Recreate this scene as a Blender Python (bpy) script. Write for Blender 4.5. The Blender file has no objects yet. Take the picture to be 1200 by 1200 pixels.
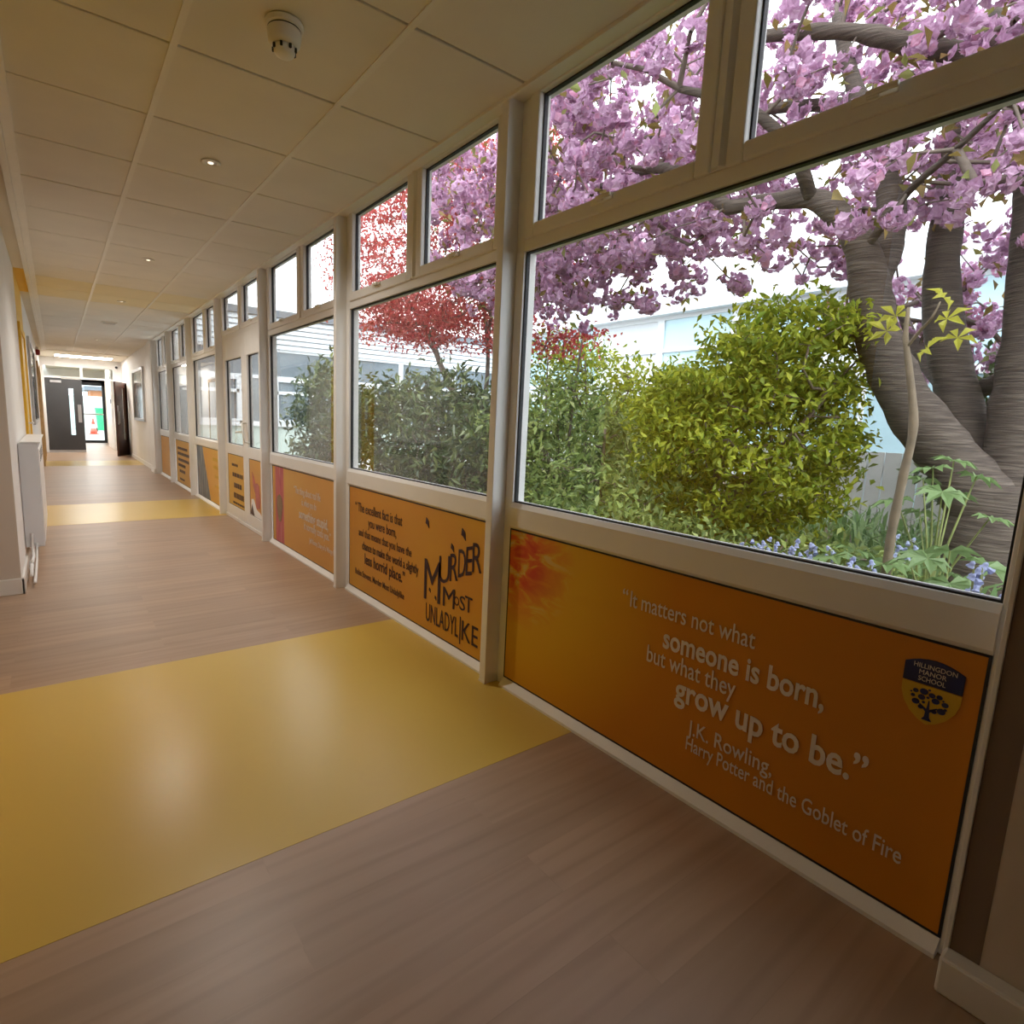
import bpy, math, random
import numpy as np
from mathutils import Vector, Matrix
random.seed(7)
rng = np.random.default_rng(11)
scene = bpy.context.scene
COL = scene.collection

# ------------------------------------------------------------------ camera
F, PX, PY, YAW, PITCH, ROLL = 667.0421, 548.9677, 597.6986, .6277, -.1538, .0362
cam_data = bpy.data.cameras.new('camera')
cam = bpy.data.objects.new('camera', cam_data)
COL.objects.link(cam)
fw = Vector((math.sin(YAW)*math.cos(PITCH), math.cos(YAW)*math.cos(PITCH), math.sin(PITCH)))
rt = Vector((math.cos(YAW), -math.sin(YAW), 0))
up = rt.cross(fw)
r_ = rt*math.cos(ROLL) + up*math.sin(ROLL)
u_ = up*math.cos(ROLL) - rt*math.sin(ROLL)
m = Matrix((r_, u_, -fw)).transposed().to_4x4()
m.translation = Vector((-1.6442, 0, 1.22))
cam.matrix_world = m
cam_data.sensor_width = 36
cam_data.lens = F/1200*36
cam_data.shift_x = (600-PX)/1200
cam_data.shift_y = (PY-600)/1200
cam_data.clip_start = .02
cam_data.clip_end = 300
scene.camera = cam

# ------------------------------------------------------------------ world, sun, exposure
world = bpy.data.worlds.new('overcast_sky')
scene.world = world
world.use_nodes = True
bg = world.node_tree.nodes['Background']
bg.inputs[0].default_value = (.90, .95, 1.0, 1)
bg.inputs[1].default_value = 3.4
sun_d = bpy.data.lights.new('hazy_sun', 'SUN')
sun_d.energy = 2.5
sun_d.angle = math.radians(40)
sun_d.color = (1, .96, .9)
sun = bpy.data.objects.new('hazy_sun', sun_d)
sun.rotation_euler = (math.radians(28), math.radians(-24), 0)
COL.objects.link(sun)
scene.view_settings.view_transform = 'Standard'
scene.view_settings.look = 'None'
scene.view_settings.exposure = 0.4
scene.view_settings.gamma = 1
scene.view_settings.use_curve_mapping = False
scene.cycles.use_denoising = True
scene.cycles.max_bounces = 12
scene.cycles.diffuse_bounces = 6
scene.cycles.glossy_bounces = 4
scene.cycles.transmission_bounces = 8
scene.cycles.transparent_max_bounces = 24
scene.cycles.sample_clamp_indirect = 6
scene.cycles.caustics_reflective = False
scene.cycles.caustics_refractive = False

SPOT_W = 62         # each recessed ceiling lamp
H = 2.5238          # suspended ceiling
XL = -1.885         # left wall
GZ = .25            # garden level

# ------------------------------------------------------------------ materials
def new_mat(name):
    mt = bpy.data.materials.new(name)
    mt.use_nodes = True
    nt = mt.node_tree
    return mt, nt, nt.nodes, nt.links, nt.nodes['Principled BSDF']

def ramp(nt, stops):
    n = nt.nodes.new('ShaderNodeValToRGB')
    e = n.color_ramp.elements
    while len(e) < len(stops): e.new(.5)
    for k, (p, c) in enumerate(stops):
        e[k].position = p
        e[k].color = (*c, 1)
    return n

def mat(name, col, rough=.5, var=.06, scale=6, bump=0, bscale=200, metal=0, spec=.5, coat=0):
    mt, nt, N, L, b = new_mat(name)
    tc = N.new('ShaderNodeTexCoord')
    nz = N.new('ShaderNodeTexNoise')
    nz.inputs['Scale'].default_value = scale
    nz.inputs['Detail'].default_value = 4
    L.new(tc.outputs['Object'], nz.inputs['Vector'])
    rp = ramp(nt, [(.3, tuple(c*(1-var) for c in col)), (.7, tuple(min(1, c*(1+var)) for c in col))])
    L.new(nz.outputs['Fac'], rp.inputs['Fac'])
    L.new(rp.outputs['Color'], b.inputs['Base Color'])
    b.inputs['Roughness'].default_value = rough
    b.inputs['Metallic'].default_value = metal
    b.inputs['Specular IOR Level'].default_value = spec
    b.inputs['Coat Weight'].default_value = coat
    if bump:
        n2 = N.new('ShaderNodeTexNoise')
        n2.inputs['Scale'].default_value = bscale
        L.new(tc.outputs['Object'], n2.inputs['Vector'])
        bp = N.new('ShaderNodeBump')
        bp.inputs['Strength'].default_value = bump
        bp.inputs['Distance'].default_value = .002
        L.new(n2.outputs['Fac'], bp.inputs['Height'])
        L.new(bp.outputs['Normal'], b.inputs['Normal'])
    return mt

def emit(name, col, s):
    mt, nt, N, L, b = new_mat(name)
    b.inputs['Base Color'].default_value = (*col, 1)
    b.inputs['Emission Color'].default_value = (*col, 1)
    b.inputs['Emission Strength'].default_value = s
    return mt

def leaf_mat(name, stops, rough=.5, trans=.45, spec=.3):
    mt, nt, N, L, b = new_mat(name)
    g = N.new('ShaderNodeNewGeometry')
    rp = ramp(nt, stops)
    L.new(g.outputs['Random Per Island'], rp.inputs['Fac'])
    L.new(rp.outputs['Color'], b.inputs['Base Color'])
    b.inputs['Roughness'].default_value = rough
    b.inputs['Specular IOR Level'].default_value = spec
    t = N.new('ShaderNodeBsdfTranslucent')
    L.new(rp.outputs['Color'], t.inputs['Color'])
    mx = N.new('ShaderNodeMixShader')
    mx.inputs[0].default_value = trans
    L.new(b.outputs[0], mx.inputs[1])
    L.new(t.outputs[0], mx.inputs[2])
    L.new(mx.outputs[0], N['Material Output'].inputs['Surface'])
    return mt

def glass_mat(name, tint=(.97, .985, .98), k=2.0, fog=0):
    """double glazing: clear, with the stacked surface reflections of two sheets"""
    mt, nt, N, L, b = new_mat(name)
    N.remove(b)
    tr = N.new('ShaderNodeBsdfTransparent')
    tr.inputs['Color'].default_value = (*tint, 1)
    gl = N.new('ShaderNodeBsdfGlossy')
    gl.inputs['Roughness'].default_value = .0
    ge = N.new('ShaderNodeNewGeometry')
    dt = N.new('ShaderNodeVectorMath'); dt.operation = 'DOT_PRODUCT'
    L.new(ge.outputs['Normal'], dt.inputs[0]); L.new(ge.outputs['Incoming'], dt.inputs[1])
    def mth(op, a, b=None):
        n = N.new('ShaderNodeMath'); n.operation = op; n.use_clamp = op == 'MULTIPLY'
        for i, v in enumerate((a, b)):
            if v is None: continue
            if isinstance(v, (int, float)): n.inputs[i].default_value = v
            else: L.new(v, n.inputs[i])
        return n.outputs[0]
    c = mth('ABSOLUTE', dt.outputs['Value'])
    q = mth('POWER', mth('SUBTRACT', 1.0, c), 5.0)
    R = mth('ADD', mth('MULTIPLY', q, .96), .04)
    class mu: outputs = [mth('DIVIDE', mth('MULTIPLY', R, k), mth('ADD', mth('MULTIPLY', R, k-1), 1.0))]     # k stacked surfaces
    mx = N.new('ShaderNodeMixShader')
    L.new(mu.outputs[0], mx.inputs[0])
    L.new(tr.outputs[0], mx.inputs[1])
    L.new(gl.outputs[0], mx.inputs[2])
    L.new(mx.outputs[0], N['Material Output'].inputs['Surface'])
    return mt

def wood_vinyl():
    mt, nt, N, L, b = new_mat('oak_effect_vinyl')
    tc = N.new('ShaderNodeTexCoord')
    br = N.new('ShaderNodeTexBrick')            # printed plank layout, planks run across the corridor
    br.inputs['Scale'].default_value = 1
    br.inputs['Brick Width'].default_value = 1.25
    br.inputs['Row Height'].default_value = .152
    br.inputs['Mortar Size'].default_value = .0012
    br.inputs['Color1'].default_value = (0, 0, 0, 1)
    br.inputs['Color2'].default_value = (1, 1, 1, 1)
    br.inputs['Mortar'].default_value = (.35, .35, .35, 1)
    L.new(tc.outputs['Object'], br.inputs['Vector'])
    mp = N.new('ShaderNodeMapping')
    mp.inputs['Scale'].default_value = (1.0, 9, 1)
    L.new(tc.outputs['Object'], mp.inputs['Vector'])
    ad = N.new('ShaderNodeVectorMath')
    ad.operation = 'ADD'
    sc = N.new('ShaderNodeVectorMath')
    sc.operation = 'SCALE'
    sc.inputs['Scale'].default_value = 7
    L.new(br.outputs['Color'], sc.inputs[0])
    L.new(mp.outputs[0], ad.inputs[0])
    L.new(sc.outputs[0], ad.inputs[1])
    nz = N.new('ShaderNodeTexNoise')
    nz.inputs['Scale'].default_value = 1.3
    nz.inputs['Detail'].default_value = 7
    nz.inputs['Distortion'].default_value = 1.2
    L.new(ad.outputs[0], nz.inputs['Vector'])
    wv = N.new('ShaderNodeTexWave')             # cathedral grain
    wv.bands_direction = 'Y'
    wv.inputs['Scale'].default_value = .45
    wv.inputs['Distortion'].default_value = 14
    wv.inputs['Detail'].default_value = 3
    wv.inputs['Detail Scale'].default_value = .6
    L.new(ad.outputs[0], wv.inputs['Vector'])
    rp = ramp(nt, [(.2, (.34, .222, .140)), (.5, (.385, .258, .168)), (.8, (.43, .295, .196))])
    L.new(nz.outputs['Fac'], rp.inputs['Fac'])
    rp2 = ramp(nt, [(.0, (.84, .83, .82)), (.22, (1, 1, 1)), (1, (1.0, 1.0, 1.0))])
    L.new(wv.outputs['Fac'], rp2.inputs['Fac'])
    mx = N.new('ShaderNodeMix')
    mx.data_type = 'RGBA'
    mx.blend_type = 'MULTIPLY'
    mx.inputs['Factor'].default_value = .55
    L.new(rp.outputs['Color'], mx.inputs['A'])
    L.new(rp2.outputs['Color'], mx.inputs['B'])
    rp3 = ramp(nt, [(0, (.92, .92, .92)), (1, (1.06, 1.05, 1.04))])
    L.new(br.outputs['Color'], rp3.inputs['Fac'])
    mx2 = N.new('ShaderNodeMix')
    mx2.data_type = 'RGBA'
    mx2.blend_type = 'MULTIPLY'
    mx2.inputs['Factor'].default_value = 1
    L.new(mx.outputs['Result'], mx2.inputs['A'])
    L.new(rp3.outputs['Color'], mx2.inputs['B'])
    L.new(mx2.outputs['Result'], b.inputs['Base Color'])
    b.inputs['Roughness'].default_value = .38
    n3 = N.new('ShaderNodeTexNoise')
    n3.inputs['Scale'].default_value = 2.2
    L.new(tc.outputs['Object'], n3.inputs['Vector'])
    bp = N.new('ShaderNodeBump')
    bp.inputs['Strength'].default_value = .12
    bp.inputs['Distance'].default_value = .02
    L.new(n3.outputs['Fac'], bp.inputs['Height'])
    L.new(bp.outputs['Normal'], b.inputs['Normal'])
    return mt

def yellow_vinyl():
    mt, nt, N, L, b = new_mat('yellow_vinyl')
    tc = N.new('ShaderNodeTexCoord')
    n = N.new('ShaderNodeTexNoise'); n.inputs['Scale'].default_value = 1.3; n.inputs['Detail'].default_value = 1
    L.new(tc.outputs['Object'], n.inputs['Vector'])
    rp = ramp(nt, [(.2, (.575, .385, .07)), (.8, (.625, .43, .085))])
    L.new(n.outputs['Fac'], rp.inputs['Fac']); L.new(rp.outputs['Color'], b.inputs['Base Color'])
    b.inputs['Roughness'].default_value = .285
    return mt

M = {}
M['upvc'] = mat('white_upvc', (.80, .79, .77), .32, .02)
M['gasket'] = mat('black_rubber_gasket', (.012, .012, .014), .5)
M['wall'] = mat('white_wall_paint', (.80, .78, .75), .6, .03, 2, .15, 120)
M['wall_beige'] = mat('magnolia_wall_paint', (.62, .53, .44), .6, .03, 2, .15, 120)
M['wall_brown'] = mat('brown_wall_paint', (.20, .14, .10), .6, .05, 3, .15, 120)
M['wall_yellow'] = mat('yellow_wall_paint', (.78, .50, .04), .5, .03, 2, .1, 120)
M['skirting'] = mat('white_gloss_skirting', (.76, .73, .68), .3, .03)
M['tile'] = mat('mineral_fibre_tile', (.80, .765, .70), .9, .03, 3, .5, 420)
M['tile_bounce'] = mat('bounce_tinted_mineral_tile', (.81, .74, .55), .9, .03, 3, .5, 420)  # faint yellow bounce from the floor band, put into the tile colour
M['grid'] = mat('white_ceiling_grid', (.82, .79, .72), .4, .02)
M['void'] = mat('dark_ceiling_void', (.10, .085, .07), .9)
M['plaster'] = mat('cream_ceiling_plaster', (.74, .68, .56), .8, .03, 2)
M['plaster_y'] = mat('yellow_ceiling_plaster', (.80, .54, .08), .7, .03, 2)
M['vinyl'] = wood_vinyl()
M['yellow'] = yellow_vinyl()
M['glass'] = glass_mat('double_glazing', k=1.55)
M['glass_thin'] = glass_mat('thin_glass', (.9, .95, .95), 1.05)
M['chrome'] = mat('satin_chrome', (.62, .6, .56), .3, .03, metal=.9)
M['plastic'] = mat('ivory_plastic', (.78, .75, .66), .4, .02)
M['slot'] = mat('dark_slot', (.03, .028, .025), .7)
M['radiator'] = mat('grey_white_enamel', (.66, .66, .67), .4, .02)
M['door_grey'] = mat('charcoal_door_paint', (.040, .040, .042), .45, .05)
M['door_brown'] = mat('dark_walnut_veneer', (.070, .022, .010), .35, .2, 9)
M['steel'] = mat('brushed_steel', (.55, .55, .56), .35, .05, metal=.8)
M['black'] = mat('black_aluminium', (.012, .012, .014), .4)
M['red'] = mat('red_plastic', (.30, .012, .010), .35)
M['oak'] = mat('pale_oak', (.55, .36, .16), .45, .15, 8)
M['paper'] = mat('white_paper', (.85, .85, .86), .7, .02)
M['led'] = emit('led_diffuser', (1.0, .97, .92), 22)
M['bulb'] = emit('warm_lamp', (1.0, .86, .66), 1.2)
M['text_white'] = mat('white_print', (.74, .66, .58), .5, .02)
M['text_dark'] = mat('dark_brown_print', (.055, .016, .012), .5, .02)
M['text_black'] = mat('plum_black_print', (.03, .008, .018), .5, .02)
M['crest_navy'] = mat('navy_print', (.010, .014, .085), .5, .03)
M['crest_yellow'] = mat('yellow_print', (.62, .38, .01), .5, .03)

# ------------------------------------------------------------------ geometry helpers
def link(o, parent=None):
    COL.objects.link(o)
    if parent is not None: o.parent = parent
    return o

class MB:
    def __init__(s): s.v = []; s.f = []
    def add(s, vs, fs):
        n = len(s.v)
        s.v += [tuple(v) for v in vs]
        s.f += [tuple(i+n for i in f) for f in fs]
        return s
    def box(s, x0, x1, y0, y1, z0, z1):
        x0, x1 = sorted((x0, x1)); y0, y1 = sorted((y0, y1)); z0, z1 = sorted((z0, z1))
        return s.add([(x0,y0,z0),(x1,y0,z0),(x1,y1,z0),(x0,y1,z0),(x0,y0,z1),(x1,y0,z1),(x1,y1,z1),(x0,y1,z1)],
              [(0,3,2,1),(4,5,6,7),(0,1,5,4),(1,2,6,5),(2,3,7,6),(3,0,4,7)])
    def ring(s, x0, x1, y0, y1, z0, z1, w, wb=None, wt=None):
        """a picture frame in the y-z plane"""
        wb = w if wb is None else wb
        wt = w if wt is None else wt
        s.box(x0, x1, y0, y0+w, z0, z1)
        s.box(x0, x1, y1-w, y1, z0, z1)
        s.box(x0, x1, y0+w, y1-w, z0, z0+wb)
        return s.box(x0, x1, y0+w, y1-w, z1-wt, z1)
    def ringx(s, x0, x1, y0, y1, z0, z1, w):
        """a picture frame in the x-z plane"""
        s.box(x0, x0+w, y0, y1, z0, z1)
        s.box(x1-w, x1, y0, y1, z0, z1)
        s.box(x0+w, x1-w, y0, y1, z0, z0+w)
        return s.box(x0+w, x1-w, y0, y1, z1-w, z1)
    def lathe(s, prof, c=(0,0,0), n=24, axis='z'):
        vs, fs = [], []
        for (r, h) in prof:
            for k in range(n):
                a = 2*math.pi*k/n
                p = (r*math.cos(a), r*math.sin(a), h)
                if axis == 'x': p = (h, r*math.cos(a), r*math.sin(a))
                if axis == 'y': p = (r*math.cos(a), h, r*math.sin(a))
                vs.append((p[0]+c[0], p[1]+c[1], p[2]+c[2]))
        for j in range(len(prof)-1):
            for k in range(n):
                k2 = (k+1) % n
                fs.append((j*n+k, j*n+k2, (j+1)*n+k2, (j+1)*n+k))
        fs.append(tuple(range(n))[::-1])
        fs.append(tuple((len(prof)-1)*n+k for k in range(n)))
        return s.add(vs, fs)
    def tube(s, pts, rad, n=8):
        pts = [Vector(p) for p in pts]
        rad = rad if hasattr(rad, '__len__') else [rad]*len(pts)
        vs, fs = [], []
        ref = Vector((.31, .2, .93)).normalized()
        for i, p in enumerate(pts):
            t = (pts[min(i+1, len(pts)-1)]-pts[max(i-1, 0)]).normalized()
            a = t.cross(ref)
            if a.length < .05: a = t.cross(Vector((1, 0, 0)))
            a.normalize(); b = t.cross(a)
            for k in range(n):
                q = 2*math.pi*k/n
                vs.append(tuple(p+(a*math.cos(q)+b*math.sin(q))*rad[i]))
        for i in range(len(pts)-1):
            for k in range(n):
                k2 = (k+1) % n
                fs.append((i*n+k, i*n+k2, (i+1)*n+k2, (i+1)*n+k))
        fs.append(tuple(range(n))[::-1])
        fs.append(tuple((len(pts)-1)*n+k for k in range(n)))
        return s.add(vs, fs)
    def prism(s, poly, x0, x1):
        """a polygon given in (y, z), extruded along x"""
        n = len(poly)
        vs = [(x0, y, z) for y, z in poly]+[(x1, y, z) for y, z in poly]
        fs = [tuple(range(n)), tuple(range(n, 2*n))[::-1]]+[(i, n+i, n+(i+1) % n, (i+1) % n) for i in range(n)]
        return s.add(vs, fs)
    def mesh(s, name):
        me = bpy.data.meshes.new(name)
        me.from_pydata(s.v, [], s.f)
        me.update()
        return me
    def build(s, name, mt, parent=None, smooth=False, bevel=0):
        me = s.mesh(name)
        me.materials.append(M[mt] if isinstance(mt, str) else mt)
        if smooth:
            me.polygons.foreach_set('use_smooth', [True]*len(me.polygons))
        o = link(bpy.data.objects.new(name, me), parent)
        if bevel:
            bv = o.modifiers.new('bevel', 'BEVEL')
            bv.width = bevel; bv.segments = 2; bv.limit_method = 'ANGLE'
            bv.harden_normals = False
        return o

def box(name, mt, x0, x1, y0, y1, z0, z1, parent=None, bevel=0):
    return MB().box(x0, x1, y0, y1, z0, z1).build(name, mt, parent, bevel=bevel)

def tag(o, label=None, cat=None, group=None, kind=None):
    if label: o['label'] = label
    if cat: o['category'] = cat
    if group: o['group'] = group
    if kind: o['kind'] = kind
    return o

def thing(name, label=None, cat=None, loc=(0,0,0), group=None, kind=None):
    o = bpy.data.objects.new(name, None)
    o.empty_display_size = .05
    o.location = loc
    COL.objects.link(o)
    return tag(o, label, cat, group, kind)

def struct(o, label=None, cat=None):
    return tag(o, label, cat, kind='structure')

def np_mesh(name, V, Fq, mt, parent=None, smooth=False):
    me = bpy.data.meshes.new(name)
    V = np.asarray(V, np.float32); Fq = np.asarray(Fq, np.int32)
    me.vertices.add(len(V)); me.vertices.foreach_set('co', V.ravel())
    k = Fq.shape[1]
    me.loops.add(Fq.size); me.loops.foreach_set('vertex_index', Fq.ravel())
    me.polygons.add(len(Fq))
    me.polygons.foreach_set('loop_start', np.arange(len(Fq), dtype=np.int32)*k)
    me.update(calc_edges=True)
    if smooth: me.polygons.foreach_set('use_smooth', [True]*len(Fq))
    me.materials.append(M[mt] if isinstance(mt, str) else mt)
    return link(bpy.data.objects.new(name, me), parent)

def lettering(txt, mt, y0, y1, zb, cap, parent, x=-.004, bold=0, name='lettering', slant=0, rise=0):
    """one printed line on a panel of the window wall, y0 its left end as read, y1 its right end"""
    cu = bpy.data.curves.new('text', 'FONT')
    cu.body = txt; cu.size = 1; cu.extrude = .002; cu.offset = bold
    cu.resolution_u = 3
    t = bpy.data.objects.new('text', cu)
    COL.objects.link(t)
    dg = bpy.context.evaluated_depsgraph_get()
    me = bpy.data.meshes.new_from_object(t.evaluated_get(dg))
    bpy.data.objects.remove(t); bpy.data.curves.remove(cu)
    n = len(me.vertices)
    co = np.empty(n*3, np.float32); me.vertices.foreach_get('co', co)
    co = co.reshape(-1, 3)
    w = co[:, 0].max()-co[:, 0].min()
    u = (co[:, 0]-co[:, 0].min())/w
    out = np.empty_like(co)
    out[:, 1] = y0+(y1-y0)*u - co[:, 1]/.69*cap*slant
    out[:, 2] = zb+co[:, 1]/.69*cap + rise*u
    out[:, 0] = x-co[:, 2]*.2
    me.vertices.foreach_set('co', out.ravel()); me.update()
    me.materials.clear(); me.materials.append(M[mt])
    me.name = name
    return link(bpy.data.objects.new(name, me), parent)

# ------------------------------------------------------------------ floor
Y0, YE = -2.6, 19.0
floor = struct(box('floor', 'vinyl', -3.4, .08, Y0, 25.2, -.12, 0), 'oak effect sheet vinyl floor of the corridor', 'floor')
for k, (a, b) in enumerate(((1.463, 2.986), (7.206, 8.733), (14.6, 16.0))):
    o = box('yellow_band', 'yellow', XL-.03 if k else -1.935, -.002, a, b, -.01, .0008, floor)
    o['label'] = 'yellow vinyl band across the floor'

# ------------------------------------------------------------------ ceiling
ceil = thing('ceiling', 'suspended ceiling of mineral fibre tiles', 'ceiling', kind='structure')
box('ceiling_void', 'void', -3.4, .1, Y0, 16.75, H+.03, H+.1, ceil)
CX = [-1.74, -1.2159, -.5918, -.06]
TY0, TS = 2.504, .6237
for r in range(-8, 23):
    ya = TY0+r*TS
    for c in range(3):
        xa, xb = CX[c], CX[c+1]
        y1 = min(ya+TS-.005, 16.7)
        if y1-ya < .05: continue
        bounce_row = 7.3 < ya+TS/2 < 8.8 and c < 3
        MB().box(xa+.002, xb-.002, ya+.005, y1, H+.001+.002*random.random(), H+.028).build('ceiling_tile', 'tile_bounce' if bounce_row else 'tile', ceil, bevel=.004)
for x in CX[1:3]:
    box('grid_bar', 'grid', x-.012, x+.012, Y0, 16.7, H-.004, H+.002, ceil)
MB().box(-.085, .0, Y0, 12.6, H-.001, H+.03).box(-.085, -.07, Y0, 12.6, H-.012, H).build('edge_trim', 'grid', ceil, bevel=.002)
MB().box(-1.765, -1.72, Y0, 16.7, H-.012, H+.01).box(-1.80, -1.765, Y0, 16.7, H-.028, H+.01).build('edge_trim', 'grid', ceil, bevel=.003)
for a, b, mt in ((4.63, 7.206, 'plaster'), (7.206, 8.6, 'plaster_y'), (8.6, 19.0, 'plaster')):
    box('plaster_margin', mt, XL-.03, -1.78, a, b, H-.004, H+.06, ceil)
box('plaster_margin', 'plaster', -3.4, -1.78, Y0, 4.63, H-.004, H+.06, ceil)
box('plaster_field', 'plaster', -1.8, .1, 16.7, 25.2, H-.01, H+.1, ceil)

# ------------------------------------------------------------------ walls
wl = struct(box('wall_left', 'wall', XL-.3, XL, 4.63, 7.206, 0, H+.1), 'white painted left corridor wall', 'wall')
box('yellow_stripe', 'wall_yellow', XL-.3, XL+.001, 7.206, 8.72, 0, H+.1, wl)
box('far_wall_face', 'wall', XL-.3, XL, 8.72, 19.0, 0, H+.1, wl)
box('pier_face', 'wall_beige', -3.4, XL-.002, 4.622, 4.8, 0, H+.1, wl)
wn = struct(box('wall_left.001', 'wall_yellow', -2.4, -1.935, 1.3, 3.16, 0, H+.1), 'yellow painted near left wall beside the recess', 'wall')
box('white_wall_face', 'wall', -2.4, -1.935, Y0, 1.3, 0, H+.1, wn)
box('recess_back', 'wall_beige', -3.5, -3.3, 3.0, 4.8, 0, H+.1, wn)
box('recess_side', 'wall_beige', -3.4, -2.3, 3.0, 3.15, 0, H+.1, wn)
struct(box('wall_near', 'wall_beige', -2.6, .1, Y0-.2, Y0, 0, H+.1), 'beige end wall behind the viewer', 'wall')
wr = struct(box('wall_right', 'wall_beige', -.075, .14, Y0, .20, 0, H+.1), 'beige wall pier to the right of the first window', 'wall')
box('brown_strip', 'wall_brown', -.0755, .14, .2, .254, 0, H+.1, wr)
wr2 = struct(box('wall_right.001', 'wall', -.10, .5, 12.55, 13.1, 0, H+.1), 'white wall stretch past the last window', 'wall')
box('wall_face', 'wall', -.05, .5, 13.1, 19.0, 0, H+.1, wr2)
box('wall_face', 'wall', -.02, .5, 19.0, 25.2, 0, H+.1, wr2)
box('wall_face', 'wall', XL-.4, XL-.05, 19.0, 25.2, 0, H+.1, wr2)
# skirtings
struct(MB().box(-.125, -.075, Y0, .258, 0, .088).build('baseboard_right', 'skirting', bevel=.006), 'white skirting at the foot of the right pier', 'skirting')
struct(MB().box(-3.4, XL+.016, 4.604, 4.622, 0, .105).box(XL, XL+.016, 4.604, 5.2, 0, .105).box(XL, XL+.016, 5.2, 7.2, 0, .10).build('baseboard_left', 'skirting', bevel=.004), 'off white skirting round the left pier', 'skirting')
struct(MB().box(-1.935, -1.918, Y0, 3.162, 0, .10).box(-2.3, -1.918, 3.16, 3.178, 0, .10).build('baseboard_left.001', 'wall_yellow', bevel=.004), 'yellow skirting at the recess corner', 'skirting')
struct(MB().box(-.068, -.05, 13.1, 17.2, 0, .09).box(-.118, -.1, 12.6, 13.1, 0, .09).build('baseboard_right.001', 'skirting', bevel=.004), 'white skirting under the far right wall', 'skirting')

# ------------------------------------------------------------------ window wall
POST = [2.006, 3.774, 5.554, 7.326, 9.156, 10.951]
PW = .022
EDGE = [.275]+POST+[12.55]
ZPB, ZPT, ZGB, ZGT, ZUB, ZUT = .0427, .7518, .8699, 1.9342, 2.0295, 2.5232
for k, y in enumerate(POST):
    t = MB()
    t.box(-.075, .07, y-PW, y+PW, 0, H+.03)
    o = t.build('trim_%d' % (k+1), 'upvc', bevel=.003)
    struct(o, 'white projecting window post, number %d from the near pier' % (k+1), 'post')
    box('post_foot', 'skirting', -.077, -.06, y-PW-.001, y+PW+.001, 0, .012, o)
o = struct(box('trim_7', 'upvc', -.08, .07, .252, .262, 0, H+.03, bevel=.002), 'narrow white end post beside the brown strip', 'post')
o = struct(box('trim_8', 'upvc', -.085, .07, 12.53, 12.56, 0, H+.03, bevel=.002), 'white end post at the far end of the windows', 'post')
ORD = ['nearest', 'second', 'third', 'fourth', 'fifth', 'sixth', 'seventh and farthest']

def make_sash(parent, ya, yb, za, zb, side):
    w = .052
    s = MB().ring(-.014, .05, ya, yb, za, zb, w).build('sash', 'upvc', parent, bevel=.006)
    MB().ring(.012, .03, ya+w-.004, yb-w+.004, za+w-.004, zb-w+.004, .010).build('gasket', 'gasket', s)
    box('pane', 'glass', .0185, .0225, ya+w-.002, yb-w+.002, za+w-.002, zb-w+.002, s)
    yc = (ya+yb)/2
    h = MB()
    h.box(-.020, -.013, yc-.05, yc+.05, za+.028, za+.050)
    h.box(-.034, -.020, yc-.012, yc+.012, za+.030, za+.048)
    h.box(-.040, -.030, yc-.055, yc+.012, za+.032, za+.046)
    h.build('handle', 'plastic', s, bevel=.003)

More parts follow.
